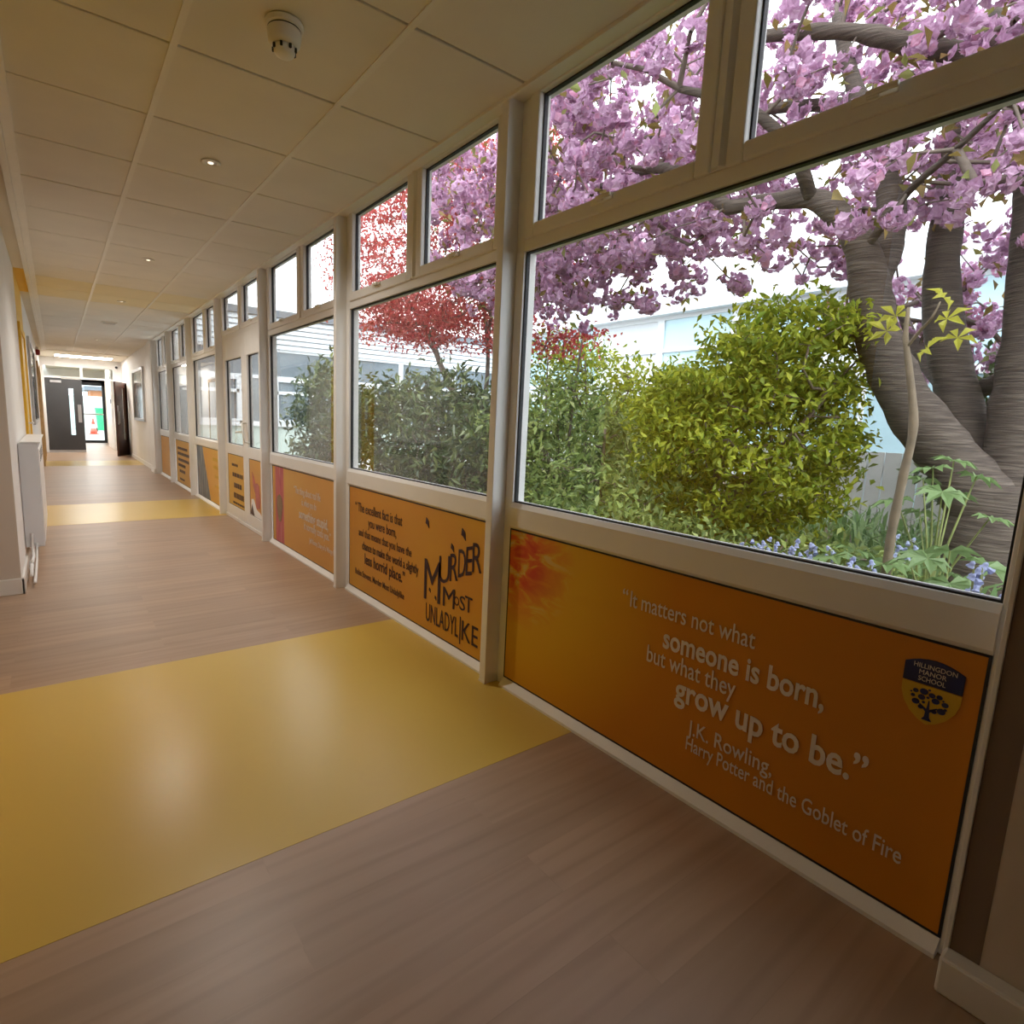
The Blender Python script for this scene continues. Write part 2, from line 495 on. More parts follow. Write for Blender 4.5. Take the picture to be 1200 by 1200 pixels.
for i in range(7):
    ya, yb = EDGE[i]+PW, EDGE[i+1]-PW
    if i == 0: ya = .262
    if i == 6: yb = 12.53
    if i == 3: continue
    ga, gb = ya+(.0215 if i == 0 else .05), yb-.0505
    w = thing('window_%d' % (i+1), 'white framed window bay, %s of the row' % ORD[i], 'window', (0, (ya+yb)/2, 0), kind='structure')
    w.location = (0, 0, 0)
    f = MB()
    f.box(0, .07, ya, ga, 0, H+.05)
    f.box(0, .07, gb, yb, 0, H+.05)
    f.box(0, .07, ga, gb, ZUT, H+.05)
    f.build('frame', 'upvc', w, bevel=.003)
    MB().add([(-.03,ga,0),(-.03,ga,.012),(-.006,ga,ZPB-.006),(.0,ga,ZPB),(.07,ga,ZPB),(.07,ga,0),
              (-.03,gb,0),(-.03,gb,.012),(-.006,gb,ZPB-.006),(.0,gb,ZPB),(.07,gb,ZPB),(.07,gb,0)],
             [(0,1,2,3,4,5),(11,10,9,8,7,6),(0,6,7,1),(1,7,8,2),(2,8,9,3),(3,9,10,4),(4,10,11,5),(5,11,6,0)]).build('bottom_sill', 'upvc', w)
    MB().add([(0,ga-.001,ZPT),(-.012,ga-.001,ZPT+.014),(-.012,ga-.001,ZGB-.02),(0,ga-.001,ZGB),(.07,ga-.001,ZGB),(.07,ga-.001,ZPT),
              (0,gb+.001,ZPT),(-.012,gb+.001,ZPT+.014),(-.012,gb+.001,ZGB-.02),(0,gb+.001,ZGB),(.07,gb+.001,ZGB),(.07,gb+.001,ZPT)],
             [(0,1,2,3,4,5),(11,10,9,8,7,6),(0,6,7,1),(1,7,8,2),(2,8,9,3),(3,9,10,4),(4,10,11,5),(5,11,6,0)]).build('mid_rail', 'upvc', w)
    box('transom', 'upvc', 0, .07, ga, gb, ZGT, ZGT+.048, w, bevel=.003)
    yc = (ga+gb)/2-.045
    MB().box(-.004, .07, yc-.03, yc+.03, ZGT+.048, ZUT).add(
        [(-.004,yc-.022,ZGT+.052),(-.022,yc-.01,ZGT+.052),(-.022,yc+.01,ZGT+.052),(-.004,yc+.022,ZGT+.052),
         (-.004,yc-.022,ZUT),(-.022,yc-.01,ZUT),(-.022,yc+.01,ZUT),(-.004,yc+.022,ZUT)],
        [(0,1,2,3),(7,6,5,4),(0,4,5,1),(1,5,6,2),(2,6,7,3),(3,7,4,0)]).build('mullion', 'upvc', w)
    make_sash(w, ga+.004, yc-.026, ZGT+.046, ZUT+.045, 0)
    make_sash(w, yc+.026, gb-.012, ZGT+.046, ZUT+.045, 1)
    MB().ring(.012, .03, ga-.004, gb+.004, ZGB-.004, ZGT+.004, .010).build('gasket', 'gasket', w)
    box('pane', 'glass', .0185, .0225, ga-.002, gb+.002, ZGB-.002, ZGT+.002, w)

# ------------------------------------------------------------------ double door in the fourth bay
da, db = POST[2]+PW, POST[3]-PW
d = thing('door_1', 'white double garden door glazed above orange panels', 'door', kind='structure')
f = MB().box(0, .07, da, da+.04, 0, H+.05).box(0, .07, db-.04, db, 0, H+.05).box(0, .07, da+.04, db-.04, 2.045, 2.10).box(0, .07, da+.04, db-.04, ZUT, H+.05)
f.box(-.02, .07, da+.04, db-.04, 0, .035)
f.build('frame', 'upvc', d, bevel=.003)
yc = (da+db)/2
MB().box(-.004, .07, yc-.03, yc+.03, 2.10, ZUT).build('mullion', 'upvc', d)
make_sash(d, da+.04, yc-.028, 2.096, ZUT+.045, 0)
make_sash(d, yc+.028, db-.04, 2.096, ZUT+.045, 1)
yc = 6.345
for (ya, yb, hy) in ((da+.042, yc-.003, yc-.05), (yc+.003, db-.042, yc+.055)):
    lf = MB()
    w = .105
    lf.box(-.008, .05, ya, ya+w, .04, 2.043).box(-.008, .05, yb-w, yb, .04, 2.043)
    lf.box(-.008, .05, ya+w, yb-w, 1.815, 2.043).box(-.008, .05, ya+w, yb-w, .755, .872).box(-.008, .05, ya+w, yb-w, .04, .155)
    lo = lf.build('door_leaf', 'upvc', d, bevel=.005)
    box('pane', 'glass', .0185, .0225, ya+w-.002, yb-w+.002, .870, 1.817, lo)
    MB().ring(.012, .03, ya+w-.004, yb-w+.004, .868, 1.819, .010).build('gasket', 'gasket', lo)
    if hy > yc:
        hd = MB().box(-.018, -.008, hy-.017, hy+.017, .90, 1.13).box(-.06, -.018, hy-.009, hy+.009, 1.015, 1.033)
        hd.tube([(-.055, hy, 1.024), (-.06, hy+.05, 1.024), (-.058, hy+.12, 1.02)], .009)
        hd.build('handle', 'plastic', lo, bevel=.002)
    else:
        MB().tube([(-.008, hy+.01, 1.12), (-.06, hy-.02, 1.12), (-.075, hy-.09, 1.08), (-.075, hy-.12, 1.0), (-.06, hy-.12, .93), (-.008, hy-.12, .91)], .009).build('pull_handle', 'plastic', lo, smooth=True)

# ------------------------------------------------------------------ printed panels
def panel_mat(name, stops, scale=1.2, seed=0.0, extra=None):
    """print with soft patches of the given colours"""
    mt, nt, N, L, b = new_mat(name)
    tc = N.new('ShaderNodeTexCoord')
    mp = N.new('ShaderNodeMapping')
    mp.inputs['Location'].default_value = (seed, seed*1.7, 0)
    L.new(tc.outputs['Object'], mp.inputs['Vector'])
    nz = N.new('ShaderNodeTexNoise')
    nz.inputs['Scale'].default_value = scale
    nz.inputs['Detail'].default_value = 1.5
    L.new(mp.outputs[0], nz.inputs['Vector'])
    rp = ramp(nt, stops)
    L.new(nz.outputs['Fac'], rp.inputs['Fac'])
    b.inputs['Roughness'].default_value = .42
    b.inputs['Specular IOR Level'].default_value = .35
    L.new(rp.outputs['Color'], b.inputs['Base Color'])
    if extra: extra(nt, N, L, b, tc, rp)
    return mt

def flames(nt, N, L, b, tc, rp):
    # painted yellow glow with red and cream flame tongues in the upper corner by the post
    sp = N.new('ShaderNodeVectorMath'); sp.operation = 'DISTANCE'
    sp.inputs[1].default_value = (0, 1.86, .64)
    L.new(tc.outputs['Object'], sp.inputs[0])
    gl = ramp(nt, [(.05, (.68, .40, .03)), (.42, (.66, .37, .015)), (.8, (.57, .21, .008))])
    L.new(sp.outputs['Value'], gl.inputs['Fac'])
    mp = N.new('ShaderNodeMapping'); mp.inputs['Rotation'].default_value = (-.7, 0, 0); mp.inputs['Scale'].default_value = (1, 6, 13)
    L.new(tc.outputs['Object'], mp.inputs['Vector'])
    nz = N.new('ShaderNodeTexNoise'); nz.inputs['Scale'].default_value = 1.1; nz.inputs['Detail'].default_value = 3
    nz.inputs['Distortion'].default_value = 1.2
    L.new(mp.outputs[0], nz.inputs['Vector'])
    r2 = ramp(nt, [(.34, (.62, .46, .16)), (.42, (.64, .36, .03)), (.52, (.62, .13, .02)), (.66, (.55, .06, .02))])
    L.new(nz.outputs['Fac'], r2.inputs['Fac'])
    fc = N.new('ShaderNodeMapRange')
    fc.inputs['From Min'].default_value = .12; fc.inputs['From Max'].default_value = .34
    fc.inputs['To Min'].default_value = 1; fc.inputs['To Max'].default_value = 0
    L.new(sp.outputs['Value'], fc.inputs['Value'])
    mx = N.new('ShaderNodeMix'); mx.data_type = 'RGBA'
    L.new(fc.outputs[0], mx.inputs['Factor'])
    L.new(gl.outputs['Color'], mx.inputs['A']); L.new(r2.outputs['Color'], mx.inputs['B'])
    L.new(mx.outputs['Result'], b.inputs['Base Color'])

def stripes(stops, axis_scale, lo, hi, tilt=0.0):
    """a printed drape: vertical coloured folds between y = lo and y = hi"""
    def fn(nt, N, L, b, tc, rp):
        sx = N.new('ShaderNodeSeparateXYZ'); L.new(tc.outputs['Object'], sx.inputs[0])
        tl = N.new('ShaderNodeMath'); tl.operation = 'MULTIPLY_ADD'
        tl.inputs[1].default_value = tilt
        L.new(sx.outputs['Z'], tl.inputs[0]); L.new(sx.outputs['Y'], tl.inputs[2])
        mr = N.new('ShaderNodeMapRange')
        mr.inputs['From Min'].default_value = lo; mr.inputs['From Max'].default_value = hi
        L.new(tl.outputs[0], mr.inputs['Value'])
        nz = N.new('ShaderNodeTexNoise'); nz.noise_dimensions = '3D'; nz.inputs['Scale'].default_value = 3
        mp = N.new('ShaderNodeMapping'); mp.inputs['Scale'].default_value = (1, axis_scale, .6)
        L.new(tc.outputs['Object'], mp.inputs['Vector']); L.new(mp.outputs[0], nz.inputs['Vector'])
        r2 = ramp(nt, stops)
        L.new(nz.outputs['Fac'], r2.inputs['Fac'])
        gt = N.new('ShaderNodeMath'); gt.operation = 'COMPARE'
        gt.inputs[1].default_value = .5; gt.inputs[2].default_value = .5
        L.new(mr.outputs[0], gt.inputs[0])
        mr.clamp = False
        mx = N.new('ShaderNodeMix'); mx.data_type = 'RGBA'
        L.new(gt.outputs[0], mx.inputs['Factor'])
        L.new(rp.outputs['Color'], mx.inputs['A']); L.new(r2.outputs['Color'], mx.inputs['B'])
        L.new(mx.outputs['Result'], b.inputs['Base Color'])
    return fn

OR = [(.35, (.55, .19, .008)), (.65, (.62, .27, .012))]
ORL = [(.35, (.62, .28, .05)), (.65, (.66, .36, .07))]
def panel(ya, yb, za, zb, mt, label, group=None):
    p = box('quote_panel', mt, -.0015, .004, ya, yb, za, zb)
    tag(p, label, 'panel', group)
    MB().ring(-.003, .003, ya-.001, yb+.001, za-.001, zb+.001, .006).build('edge_strip', 'gasket', p)
    return p

# nearest panel
P1 = panel(.2834, 1.9335, ZPB, ZPT, panel_mat('orange_print_flames', OR, 1.3, .3, flames),
           'orange panel with white quote and school crest under the nearest window')
for (t, a, b, z, c, bo) in (('\u201c', 1.285, 1.262, .585, .058, .004), ('It matters not what', 1.250, .795, .585, .058, .004), ('someone is born,', 1.102, .594, .484, .070, .022),
                         ('but what they', 1.161, .837, .412, .060, .006), ('grow up to be.\u201d', 1.04, .475, .325, .080, .022),
                         ('J.K. Rowling,', .98, .704, .226, .050, .006), ('Harry Potter and the Goblet of Fire', .981, .379, .170, .046, .006)):
    lettering(t, 'text_white', a, b, z, c, P1, bold=bo)
# crest
yl, yr = .434, .320
ym = (yl+yr)/2
def arc(y0, y1, z0, bul, n=9):
    return [(y0+(y1-y0)*k/(n-1), z0+bul*(1-(2*k/(n-1)-1)**2)) for k in range(n)]
shield = [(yl, .640), (yl-.001, .615), (yl-.008, .592), (yl-.022, .570), (ym+.018, .555), (ym, .546), (ym-.018, .555), (yr+.022, .570), (yr+.008, .592), (yr+.001, .615), (yr, .640)]
cr = MB().prism(shield, -.004, -.0015).build('crest_shield', 'crest_yellow', P1)
MB().prism([(yl, .642)]+arc(yl, yr, .688, .017)+[(yr, .642)], -.004, -.0015).build('crest_banner', 'crest_navy', P1)
for t, a, b, z in (('HILLINGDON', yl-.018, yr+.014, .681), ('MANOR', yl-.03, yr+.032, .6655), ('SCHOOL', yl-.03, yr+.032, .6495)):
    lettering(t, 'text_white', a, b, z, .0115, P1, x=-.0048)
tree = MB()
tree.prism([(ym+.010, .557), (ym+.005, .565), (ym+.004, .578), (ym+.018, .592), (ym+.016, .594), (ym+.003, .585), (ym+.001, .606), (ym-.001, .606), (ym-.003, .585), (ym-.016, .594), (ym-.018, .592), (ym-.004, .578), (ym-.005, .565), (ym-.010, .557)][::-1], -.0052, -.004)
for (dy, dz, rr) in ((.012, .625, .0075), (.028, .622, .005), (-.004, .621, .006), (-.018, .622, .0055), (.015, .610, .0065), (-.012, .610, .007), (-.030, .608, .006), (.025, .596, .007), (-.025, .590, .0075), (.014, .586, .005), (-.012, .584, .005), (.032, .609, .004), (.002, .632, .0025), (-.032, .597, .003), (.036, .617, .002), (-.026, .616, .002), (.003, .613, .0028), (.010, .599, .003)):
    n = 12
    tree.prism([(ym+dy+rr*1.1*math.cos(2*math.pi*k/n), dz+rr*math.sin(2*math.pi*k/n)) for k in range(n)], -.0052, -.004)
tree.build('crest_tree', 'crest_navy', P1)

# second panel
P2 = panel(POST[0]+PW+.05, 3.6857, ZPB, ZPT, panel_mat('orange_print_plain', [(.3, (.60, .25, .02)), (.5, (.62, .29, .03)), (.7, (.66, .36, .03))], 1.1, 2.1),
           'orange panel with dark quote and tall black title lettering under the second window')
for (t, a, b, z, c, bo) in (('\u201c', 3.585, 3.558, .592, .062, .004), ('The excellent fact is that', 3.542, 2.927, .592, .062, .004), ('you were born,', 3.385, 2.998, .508, .062, .004),
                        ('and that means that you have the', 3.528, 2.809, .428, .052, .004), ('chance to make the world a slightly', 3.473, 2.728, .342, .056, .008),
                        ('less horrid place.\u201d', 3.431, 2.883, .248, .072, .012), ('Robin Stevens, Murder Most Unladylike', 3.579, 2.889, .148, .042, .004)):
    lettering(t, 'text_dark', a, b, z, c, P2, bold=bo)
for (t, a, b, z, c, s, rs) in (('M', 2.662, 2.495, .222, .235, 0, .01), ('U', 2.512, 2.41, .352, .15, 0, .02), ('R', 2.408, 2.335, .385, .15, 0, .02),
                       ('D', 2.333, 2.27, .424, .15, 0, .015), ('E', 2.266, 2.214, .45, .15, 0, .015), ('R', 2.212, 2.135, .482, .15, 0, .01),
                       ('M', 2.466, 2.355, .235, .108, 0, .01), ('O', 2.361, 2.314, .272, .048, 0, 0), ('S', 2.310, 2.260, .262, .074, 0, 0), ('T', 2.262, 2.2, .266, .082, 0, 0)):
    lettering(t, 'text_black', a, b, z, c, P2, name='title_letter', slant=s, rise=rs)
lettering('UNLADYL', 'text_black', 2.636, 2.315, .100, .105, P2, name='title_letter', rise=.004)
lettering('I', 'text_black', 2.302, 2.294, .075, .15, P2, name='title_letter')
lettering('KE', 'text_black', 2.282, 2.142, .106, .105, P2, name='title_letter')
for (y, z, s) in ((2.642, .66, .028), (2.294, .658, .03), (2.39, .569, .022), (2.60, .285, .012), (2.54, .255, .012)):
    MB().prism([(y+s*.5, z+s), (y-s*.4, z+s*.4), (y-s*.6, z-s), (y+s*.1, z-s*.4), (y+s*.7, z-s*.2)], -.005, -.0015).build('flying_page', 'text_black', P2)

# third panel, with a printed red drape at its far end
P3 = panel(POST[1]+PW+.05, 5.4447, ZPB, ZPT, panel_mat('orange_print_drape', [(.3, (.62, .30, .06)), (.5, (.64, .33, .08)), (.7, (.66, .40, .10))], 1.4, 4.4,
           stripes([(.3, (.40, .04, .07)), (.45, (.60, .16, .16)), (.55, (.42, .05, .10)), (.7, (.62, .30, .25))], 9, 5.12, 5.36)),
           'pale orange panel with white quote and printed red drape under the third window')
for (t, a, b, z, c, bo) in (('\u201cThe thing about real life', 4.836, 4.227, .562, .062, .004), ('is, when you do', 4.648, 4.318, .478, .058, .004),
                        ('something stupid,', 4.713, 4.073, .362, .078, .018), ('it normally costs you.\u201d', 4.592, 4.023, .284, .062, .006), ('Jeff Kinney, Diary of a Wimpy Kid', 4.475, 3.92, .19, .042, .004)):
    lettering(t, 'text_white', a, b, z, c, P3, bold=bo)
tas = MB()
tas.prism([(5.30, .47), (5.235, .50), (5.175, .47), (5.15, .40), (5.18, .31), (5.20, .25), (5.235, .24), (5.27, .25), (5.30, .32), (5.325, .40)], -.004, -.0015)
tas.build('drape_tieback', mat('grey_brown_print', (.25, .17, .10), .5, .2, 20), P3)

def print_lines(p, mt, rows):
    """far print too small to read: rows of short word-long strokes"""
    for (a, b, z, h) in rows:
        y = a
        while y > b+.01:
            l = min(random.uniform(.04, .10), y-b)
            box('printed_word', mt, -.004, -.0015, y-l, y, z, z+h, p); y -= l+.022

# door panels
P4 = panel(6.453, 7.157, .157, .753, panel_mat('orange_print_door', [(.35, (.64, .33, .06)), (.65, (.66, .38, .04))], 1.2, 6.2), 'orange panel with dark quote in the left garden door leaf')
print_lines(P4, 'text_dark', [(6.98, 6.72, .62, .028), (6.96, 6.5, .50, .045), (6.90, 6.56, .375, .055), (6.92, 6.49, .255, .06), (6.96, 6.48, .115+.07, .022)])
P5 = panel(5.725, 6.238, .157, .753, panel_mat('orange_print_picture', [(.35, (.62, .30, .06)), (.65, (.66, .36, .06))], 1.2, 8.2), 'orange panel with red and white abstract picture in the right garden door leaf')
MB().prism([(6.14, .62), (6.08, .58), (6.02, .50), (5.97, .52), (5.90, .50), (5.86, .36), (5.88, .26), (6.0, .25), (6.03, .40), (6.10, .47)], -.004, -.0015).build('print_shape', mat('rose_print', (.48, .13, .12), .5, .2, 9), P5)
MB().prism([(6.22, .16), (6.18, .33), (6.10, .34), (6.0, .24), (5.88, .22), (5.75, .16)], -.004, -.0015).build('print_shape', 'paper', P5)
MB().prism([(6.23, .17), (6.15, .28), (6.07, .16)], -.005, -.004).build('print_shape', 'text_black', P5)
# fifth
P6 = panel(POST[3]+PW+.05, 8.9901, ZPB, ZPT, panel_mat('orange_print_blue_folds', [(.35, (.66, .34, .03)), (.65, (.70, .40, .04))], 1.2, 9.9,
           stripes([(.3, (.03, .04, .06)), (.42, (.16, .21, .28)), (.5, (.05, .06, .08)), (.58, (.36, .40, .42)), (.7, (.14, .09, .09))], 8, 8.15, 9.6, -.63)),
           'orange panel with blue grey printed folds under the fifth window')
print_lines(P6, 'crest_yellow', [(8.0, 7.5, .60, .04), (7.95, 7.5, .50, .04), (7.9, 7.5, .38, .04), (7.9, 7.5, .26, .03)])
P7 = panel(POST[4]+PW+.05, 10.7769, ZPB, ZPT, panel_mat('orange_print_six', [(.35, (.66, .33, .03)), (.65, (.70, .38, .04))], 1.2, 12.3), 'orange panel with six rows of dark print under the sixth window')
print_lines(P7, 'text_dark', [(10.62, 9.75, .60, .04), (10.62, 9.62, .51, .045), (10.6, 9.66, .41, .045), (10.6, 9.98, .32, .045), (10.5, 10.02, .225, .045), (10.5, 10.1, .10, .03)])
MB().prism([(9.6, .62), (9.5, .70), (9.42, .66), (9.40, .42), (9.5, .40), (9.56, .5)], -.004, -.0015).build('print_shape', 'text_dark', P7)
MB().prism([(9.58, .40), (9.46, .36), (9.42, .12), (9.58, .12), (9.64, .25)], -.004, -.0015).build('print_shape', 'paper', P7)
P8 = panel(POST[5]+PW+.05, 12.4456, ZPB, ZPT, panel_mat('orange_print_far', [(.35, (.62, .30, .06)), (.65, (.66, .34, .07))], 1.2, 15.1), 'plain orange panel under the farthest window')

# ------------------------------------------------------------------ ceiling fittings
sd = thing('smoke_detector', 'ivory smoke detector with slotted dome on the ceiling', 'smoke detector', (-.935, 2.137, H))
MB().lathe([(.062, 0), (.064, -.006), (.062, -.017), (.055, -.020)], n=32).build('base_ring', 'plastic', sd, smooth=False)
MB().lathe([(.0545, -.020), (.0545, -.024)], n=32).build('seam', 'slot', sd)
MB().lathe([(.055, -.024), (.056, -.030), (.053, -.058), (.046, -.068), (.036, -.072)], n=32).build('body', 'plastic', sd, smooth=True)
for k in range(8):
    a = 2*math.pi*k/8+.2
    q = MB().box(.034, .0415, -.0035, .0035, -.086, -.073).build('vent_slot', 'slot', sd)
    q.rotation_euler = (0, 0, a)
MB().lathe([(.036, -.070), (.035, -.088), (.030, -.096), (.018, -.101), (.006, -.103)], n=32).build('dome', 'plastic', sd, smooth=True)
lab = ['nearest', 'second', 'third', 'farthest, past the small vent']
for k, y in enumerate((3.46, 5.945, 8.415, 13.4)):
    s = thing('ceiling_spotlight', 'round recessed ceiling spotlight with metal rim, %s of the row' % lab[k], 'spotlight', (-.895, y, H+.001), 'recessed spotlights along the ceiling')
    MB().lathe([(.030, .0), (.046, -.002), (.050, -.006), (.046, -.009), (.036, -.008), (.032, -.002)], n=28).build('rim', 'plastic', s, smooth=True)
    MB().lathe([(.033, -.001), (.030, -.0035), (.022, -.005)], n=24).build('reflector', 'steel', s, smooth=True)
    MB().lathe([(.015, -.004), (.013, -.008), (.005, -.010)], n=16).build('lamp', 'bulb', s, smooth=True)
    ld = bpy.data.lights.new('spot_beam', 'SPOT')
    ld.energy = SPOT_W; ld.spot_size = math.radians(150); ld.spot_blend = 1; ld.shadow_soft_size = .03; ld.color = (1, .93, .84)
    lo_ = link(bpy.data.objects.new('spot_beam', ld), s); lo_.location = (0, 0, -.02)
v = thing('ceiling_vent', 'small square white vent between the far ceiling spotlights', 'vent', (-.878, 10.6, H))
MB().box(-.10, .10, -.10, .10, -.012, .0).build('frame', 'grid', v, bevel=.003)
for k in range(4):
    MB().box(-.08, .08, -.07+k*.04, -.055+k*.04, -.016, -.012).build('slat', 'chrome', v)
lp = thing('ceiling_light', 'bright rectangular light panel at the far end of the corridor', 'light', (-.95, 17.9, H-.01))
MB().box(-.62, .62, -.32, .32, -.02, .0).build('frame', 'grid', lp)
box('diffuser', 'led', -.60, .60, -.30, .30, -.024, -.0195, lp)
lp2 = thing('ceiling_light', 'bright light panel on the lobby ceiling beyond the charcoal door', 'light', (-.95, 21.6, H-.01))
MB().box(-.62, .62, -.32, .32, -.02, .0).build('frame', 'grid', lp2)
box('diffuser', 'led', -.60, .60, -.30, .30, -.024, -.0195, lp2)

# ------------------------------------------------------------------ left wall things
ra = thing('radiator', 'tall white box radiator on the left wall before the yellow stripe', 'radiator', (XL+.015, 5.4, 0))
MB().box(-.013, .106, 0, 1.45, .15, .945).build('casing', 'radiator', ra, bevel=.006)
MB().box(.105, .112, .03, 1.42, .18, .90).build('front_panel', 'upvc', ra, bevel=.004)
for k in range(5):
    box('grille_slot', 'slot', .1115, .1135, .25, 1.2, .86-k*.018, .866-k*.018, ra)
MB().box(.0, .125, -.01, 1.46, .945, .955).build('top_cap', 'upvc', ra, bevel=.003)
MB().tube([(.03, -.02, .26), (.03, -.02, .15), (.035, -.10, .10), (.03, -.35, .10), (.03, -.55, .06)], .011).build('pipe', 'upvc', ra, smooth=True)
MB().tube([(.055, .0, .18), (.05, -.06, .06), (.05, -.55, .04), (.05, -.68, .04)], .009).build('pipe', 'upvc', ra, smooth=True)
MB().lathe([(.016, 0), (.018, .02), (.018, .05), (.012, .06)], (.03, -.35, .06), 12).build('valve', 'chrome', ra, smooth=True)
yd = thing('door_2', 'yellow door in the yellow stripe of the left wall', 'door', kind='structure')
MB().ring(XL-.01, XL+.022, 7.24, 8.40, -.06, 2.03, .07).build('frame', 'wall_yellow', yd, bevel=.004)
MB().box(XL-.01, XL+.008, 7.31, 8.33, .005, 1.96).build('door_leaf', mat('ochre_door_paint', (.62, .40, .07), .4), yd, bevel=.002)
MB().box(XL+.008, XL+.014, 7.40, 7.45, .95, 1.15).box(XL+.014, XL+.055, 7.42, 7.435, 1.04, 1.055).tube([(XL+.05, 7.43, 1.047), (XL+.055, 7.54, 1.045)], .009).build('handle', 'upvc', yd)
MB().box(XL+.008, XL+.014, 7.38, 7.47, 1.2, 1.5).build('push_plate', 'upvc', yd)
nb = thing('notice_board', 'grey framed notice board on the left wall past the yellow stripe', 'notice board', (XL, 10.9, 1.55))
MB().ring(0, .03, -1.2, 1.2, -.58, .58, .05).build('frame', 'steel', nb, bevel=.003)
box('glazing', 'glass_thin', .012, .016, -1.15, 1.15, -.53, .53, nb)
box('backing', mat('pale_grey_felt', (.50, .52, .55), .9), .001, .008, -1.15, 1.15, -.53, .53, nb)
for k, (y, z, w, h) in enumerate(((-.8, .1, .5, .7), (-.1, -.05, .6, .5), (.6, .1, .5, .7))):
    box('notice_sheet', 'paper', .008, .0105, y-w/2, y+w/2, z-h/2, z+h/2, nb)
od = thing('door_3', 'pale oak framed door on the far left wall', 'door', kind='structure')
MB().ring(XL-.01, XL+.03, 14.6, 15.7, -.07, 2.12, .08).ring(XL-.01, XL+.03, 16.4, 17.5, -.07, 2.12, .08).build('frame', 'oak', od)
for y in (14.68, 16.48):
    box('door_leaf', 'wall', XL-.01, XL+.012, y, y+.94, .005, 2.04, od)
sb = thing('alarm_sounder', 'round red fire alarm sounder high on the far left wall', 'alarm', (XL, 15.2, 2.33))
MB().lathe([(.055, 0), (.06, .02), (.06, .05), (.05, .07), (.02, .075)], n=20, axis='x').build('body', 'red', sb, smooth=True)
MB().box(0, .05, -.04, .04, .06, .10).build('back_box', 'upvc', sb)

# ------------------------------------------------------------------ far right wall
pf = thing('framed_picture', 'tall glossy framed picture on the far right wall', 'picture', (-.05, 15.1, 1.55))
MB().ring(-.04, 0, -.95, .95, -.58, .58, .06).build('frame', 'steel', pf, bevel=.004)
def gloss_reflection():
    mt, nt, N, L, b = new_mat('painted_window_reflection')
    tc = N.new('ShaderNodeTexCoord')
    mp = N.new('ShaderNodeMapping'); mp.inputs['Scale'].default_value = (1, 5, 1.4)
    L.new(tc.outputs['Object'], mp.inputs['Vector'])
    nz = N.new('ShaderNodeTexNoise'); nz.inputs['Scale'].default_value = 1.4; nz.inputs['Detail'].default_value = 2
    L.new(mp.outputs[0], nz.inputs['Vector'])
    rp = ramp(nt, [(.40, (.02, .02, .02)), (.48, (.30, .28, .26)), (.54, (.8, .8, .8)), (.62, (.06, .06, .06))])  # dark and white window reflections painted onto the glossy poster
    L.new(nz.outputs['Fac'], rp.inputs['Fac']); L.new(rp.outputs['Color'], b.inputs['Base Color'])
    b.inputs['Roughness'].default_value = .15
    return mt
box('print', gloss_reflection(), -.02, -.005, -.9, .9, -.53, .53, pf)
dr = thing('door_4', 'dark walnut door with narrow glass slot standing ajar on the right', 'door', (.0, 18.0, .008), kind='structure')
dw, dhh = .80, 1.90
lf = MB()
for (a, b, c, e) in ((0, dw, 0, .42), (0, dw, 1.76, dhh), (0, .30, .42, 1.76), (.42, dw, .42, 1.76)):
    lf.box(-b, -a, -.022, .022, c, e)
lf.build('door_leaf', 'door_brown', dr)
box('vision_panel', 'glass_thin', -.42, -.30, -.004, .004, .42, 1.76, dr)
box('pull_handle', 'steel', -.74, -.71, -.06, -.03, .85, 1.15, dr)
box('push_plate', 'steel', -.76, -.69, -.026, -.022, .82, 1.30, dr)
dr.rotation_euler = (0, 0, math.atan2(.70, .36))

# ------------------------------------------------------------------ far screen with the charcoal door
we = struct(MB().box(XL-.1, XL+.04, 19.0, 19.1, 0, H+.05).box(-.22, .1, 19.0, 19.1, 0, H+.05).box(XL+.04, -.22, 19.0, 19.1, 2.32, H+.05).build('wall_far', 'wall'), 'white partition round the far doorway', 'wall')
fs = thing('door_5', 'charcoal fire door with narrow vision panel closing the left half of the far doorway', 'door', kind='structure')
fr = MB().box(XL+.04, XL+.07, 18.98, 19.1, 0, 2.32).box(-.26, -.22, 18.98, 19.1, 0, 2.32).box(XL+.07, -.26, 18.98, 19.1, 1.985, 2.03).box(XL+.07, -.26, 18.98, 19.1, 2.29, 2.32).box(-1.02, -.96, 18.98, 19.1, 2.03, 2.29)
fr.build('frame', 'upvc', fs)
for (a, b) in ((XL+.07, -1.02), (-.96, -.26)):
    box('transom_pane', 'glass_thin', a, b, 19.03, 19.036, 2.03, 2.29, fs)
lf = MB()
x0, x1 = XL+.075, -.99
va, vb = -1.30, -1.18
for (a, b, c, e) in ((x0, va, .07, 1.98), (vb, x1, .07, 1.98), (va, vb, .07, .48), (va, vb, 1.72, 1.98)):
    lf.box(a, b, 19.0, 19.045, c, e)
lo = lf.build('door_leaf', 'door_grey', fs)
box('vision_panel', 'glass_thin', va, vb, 19.02, 19.026, .48, 1.72, lo)
box('kick_plate', 'steel', x0, x1, 18.99, 19.045, .008, .07, lo)
box('push_plate', 'steel', -1.12, -1.04, 18.985, 19.0, .82, 1.30, lo)
box('door_closer', 'steel', x0+.12, x0+.36, 18.96, 19.0, 1.86, 1.92, lo)
box('closer_arm', 'chrome', -1.45, -1.02, 18.97, 19.0, 1.96, 2.02, lo)
cc = tag(MB().lathe([(.03, 0), (.034, .02), (.03, .05), (.012, .07)], (-.17, 18.93, 2.36), 16, 'y').build('camera_dome', 'black', smooth=True), 'small black sensor beside the far transom', 'sensor')
box('sensor_arm', 'black', -.185, -.155, 18.96, 19.0, 2.345, 2.375, cc)

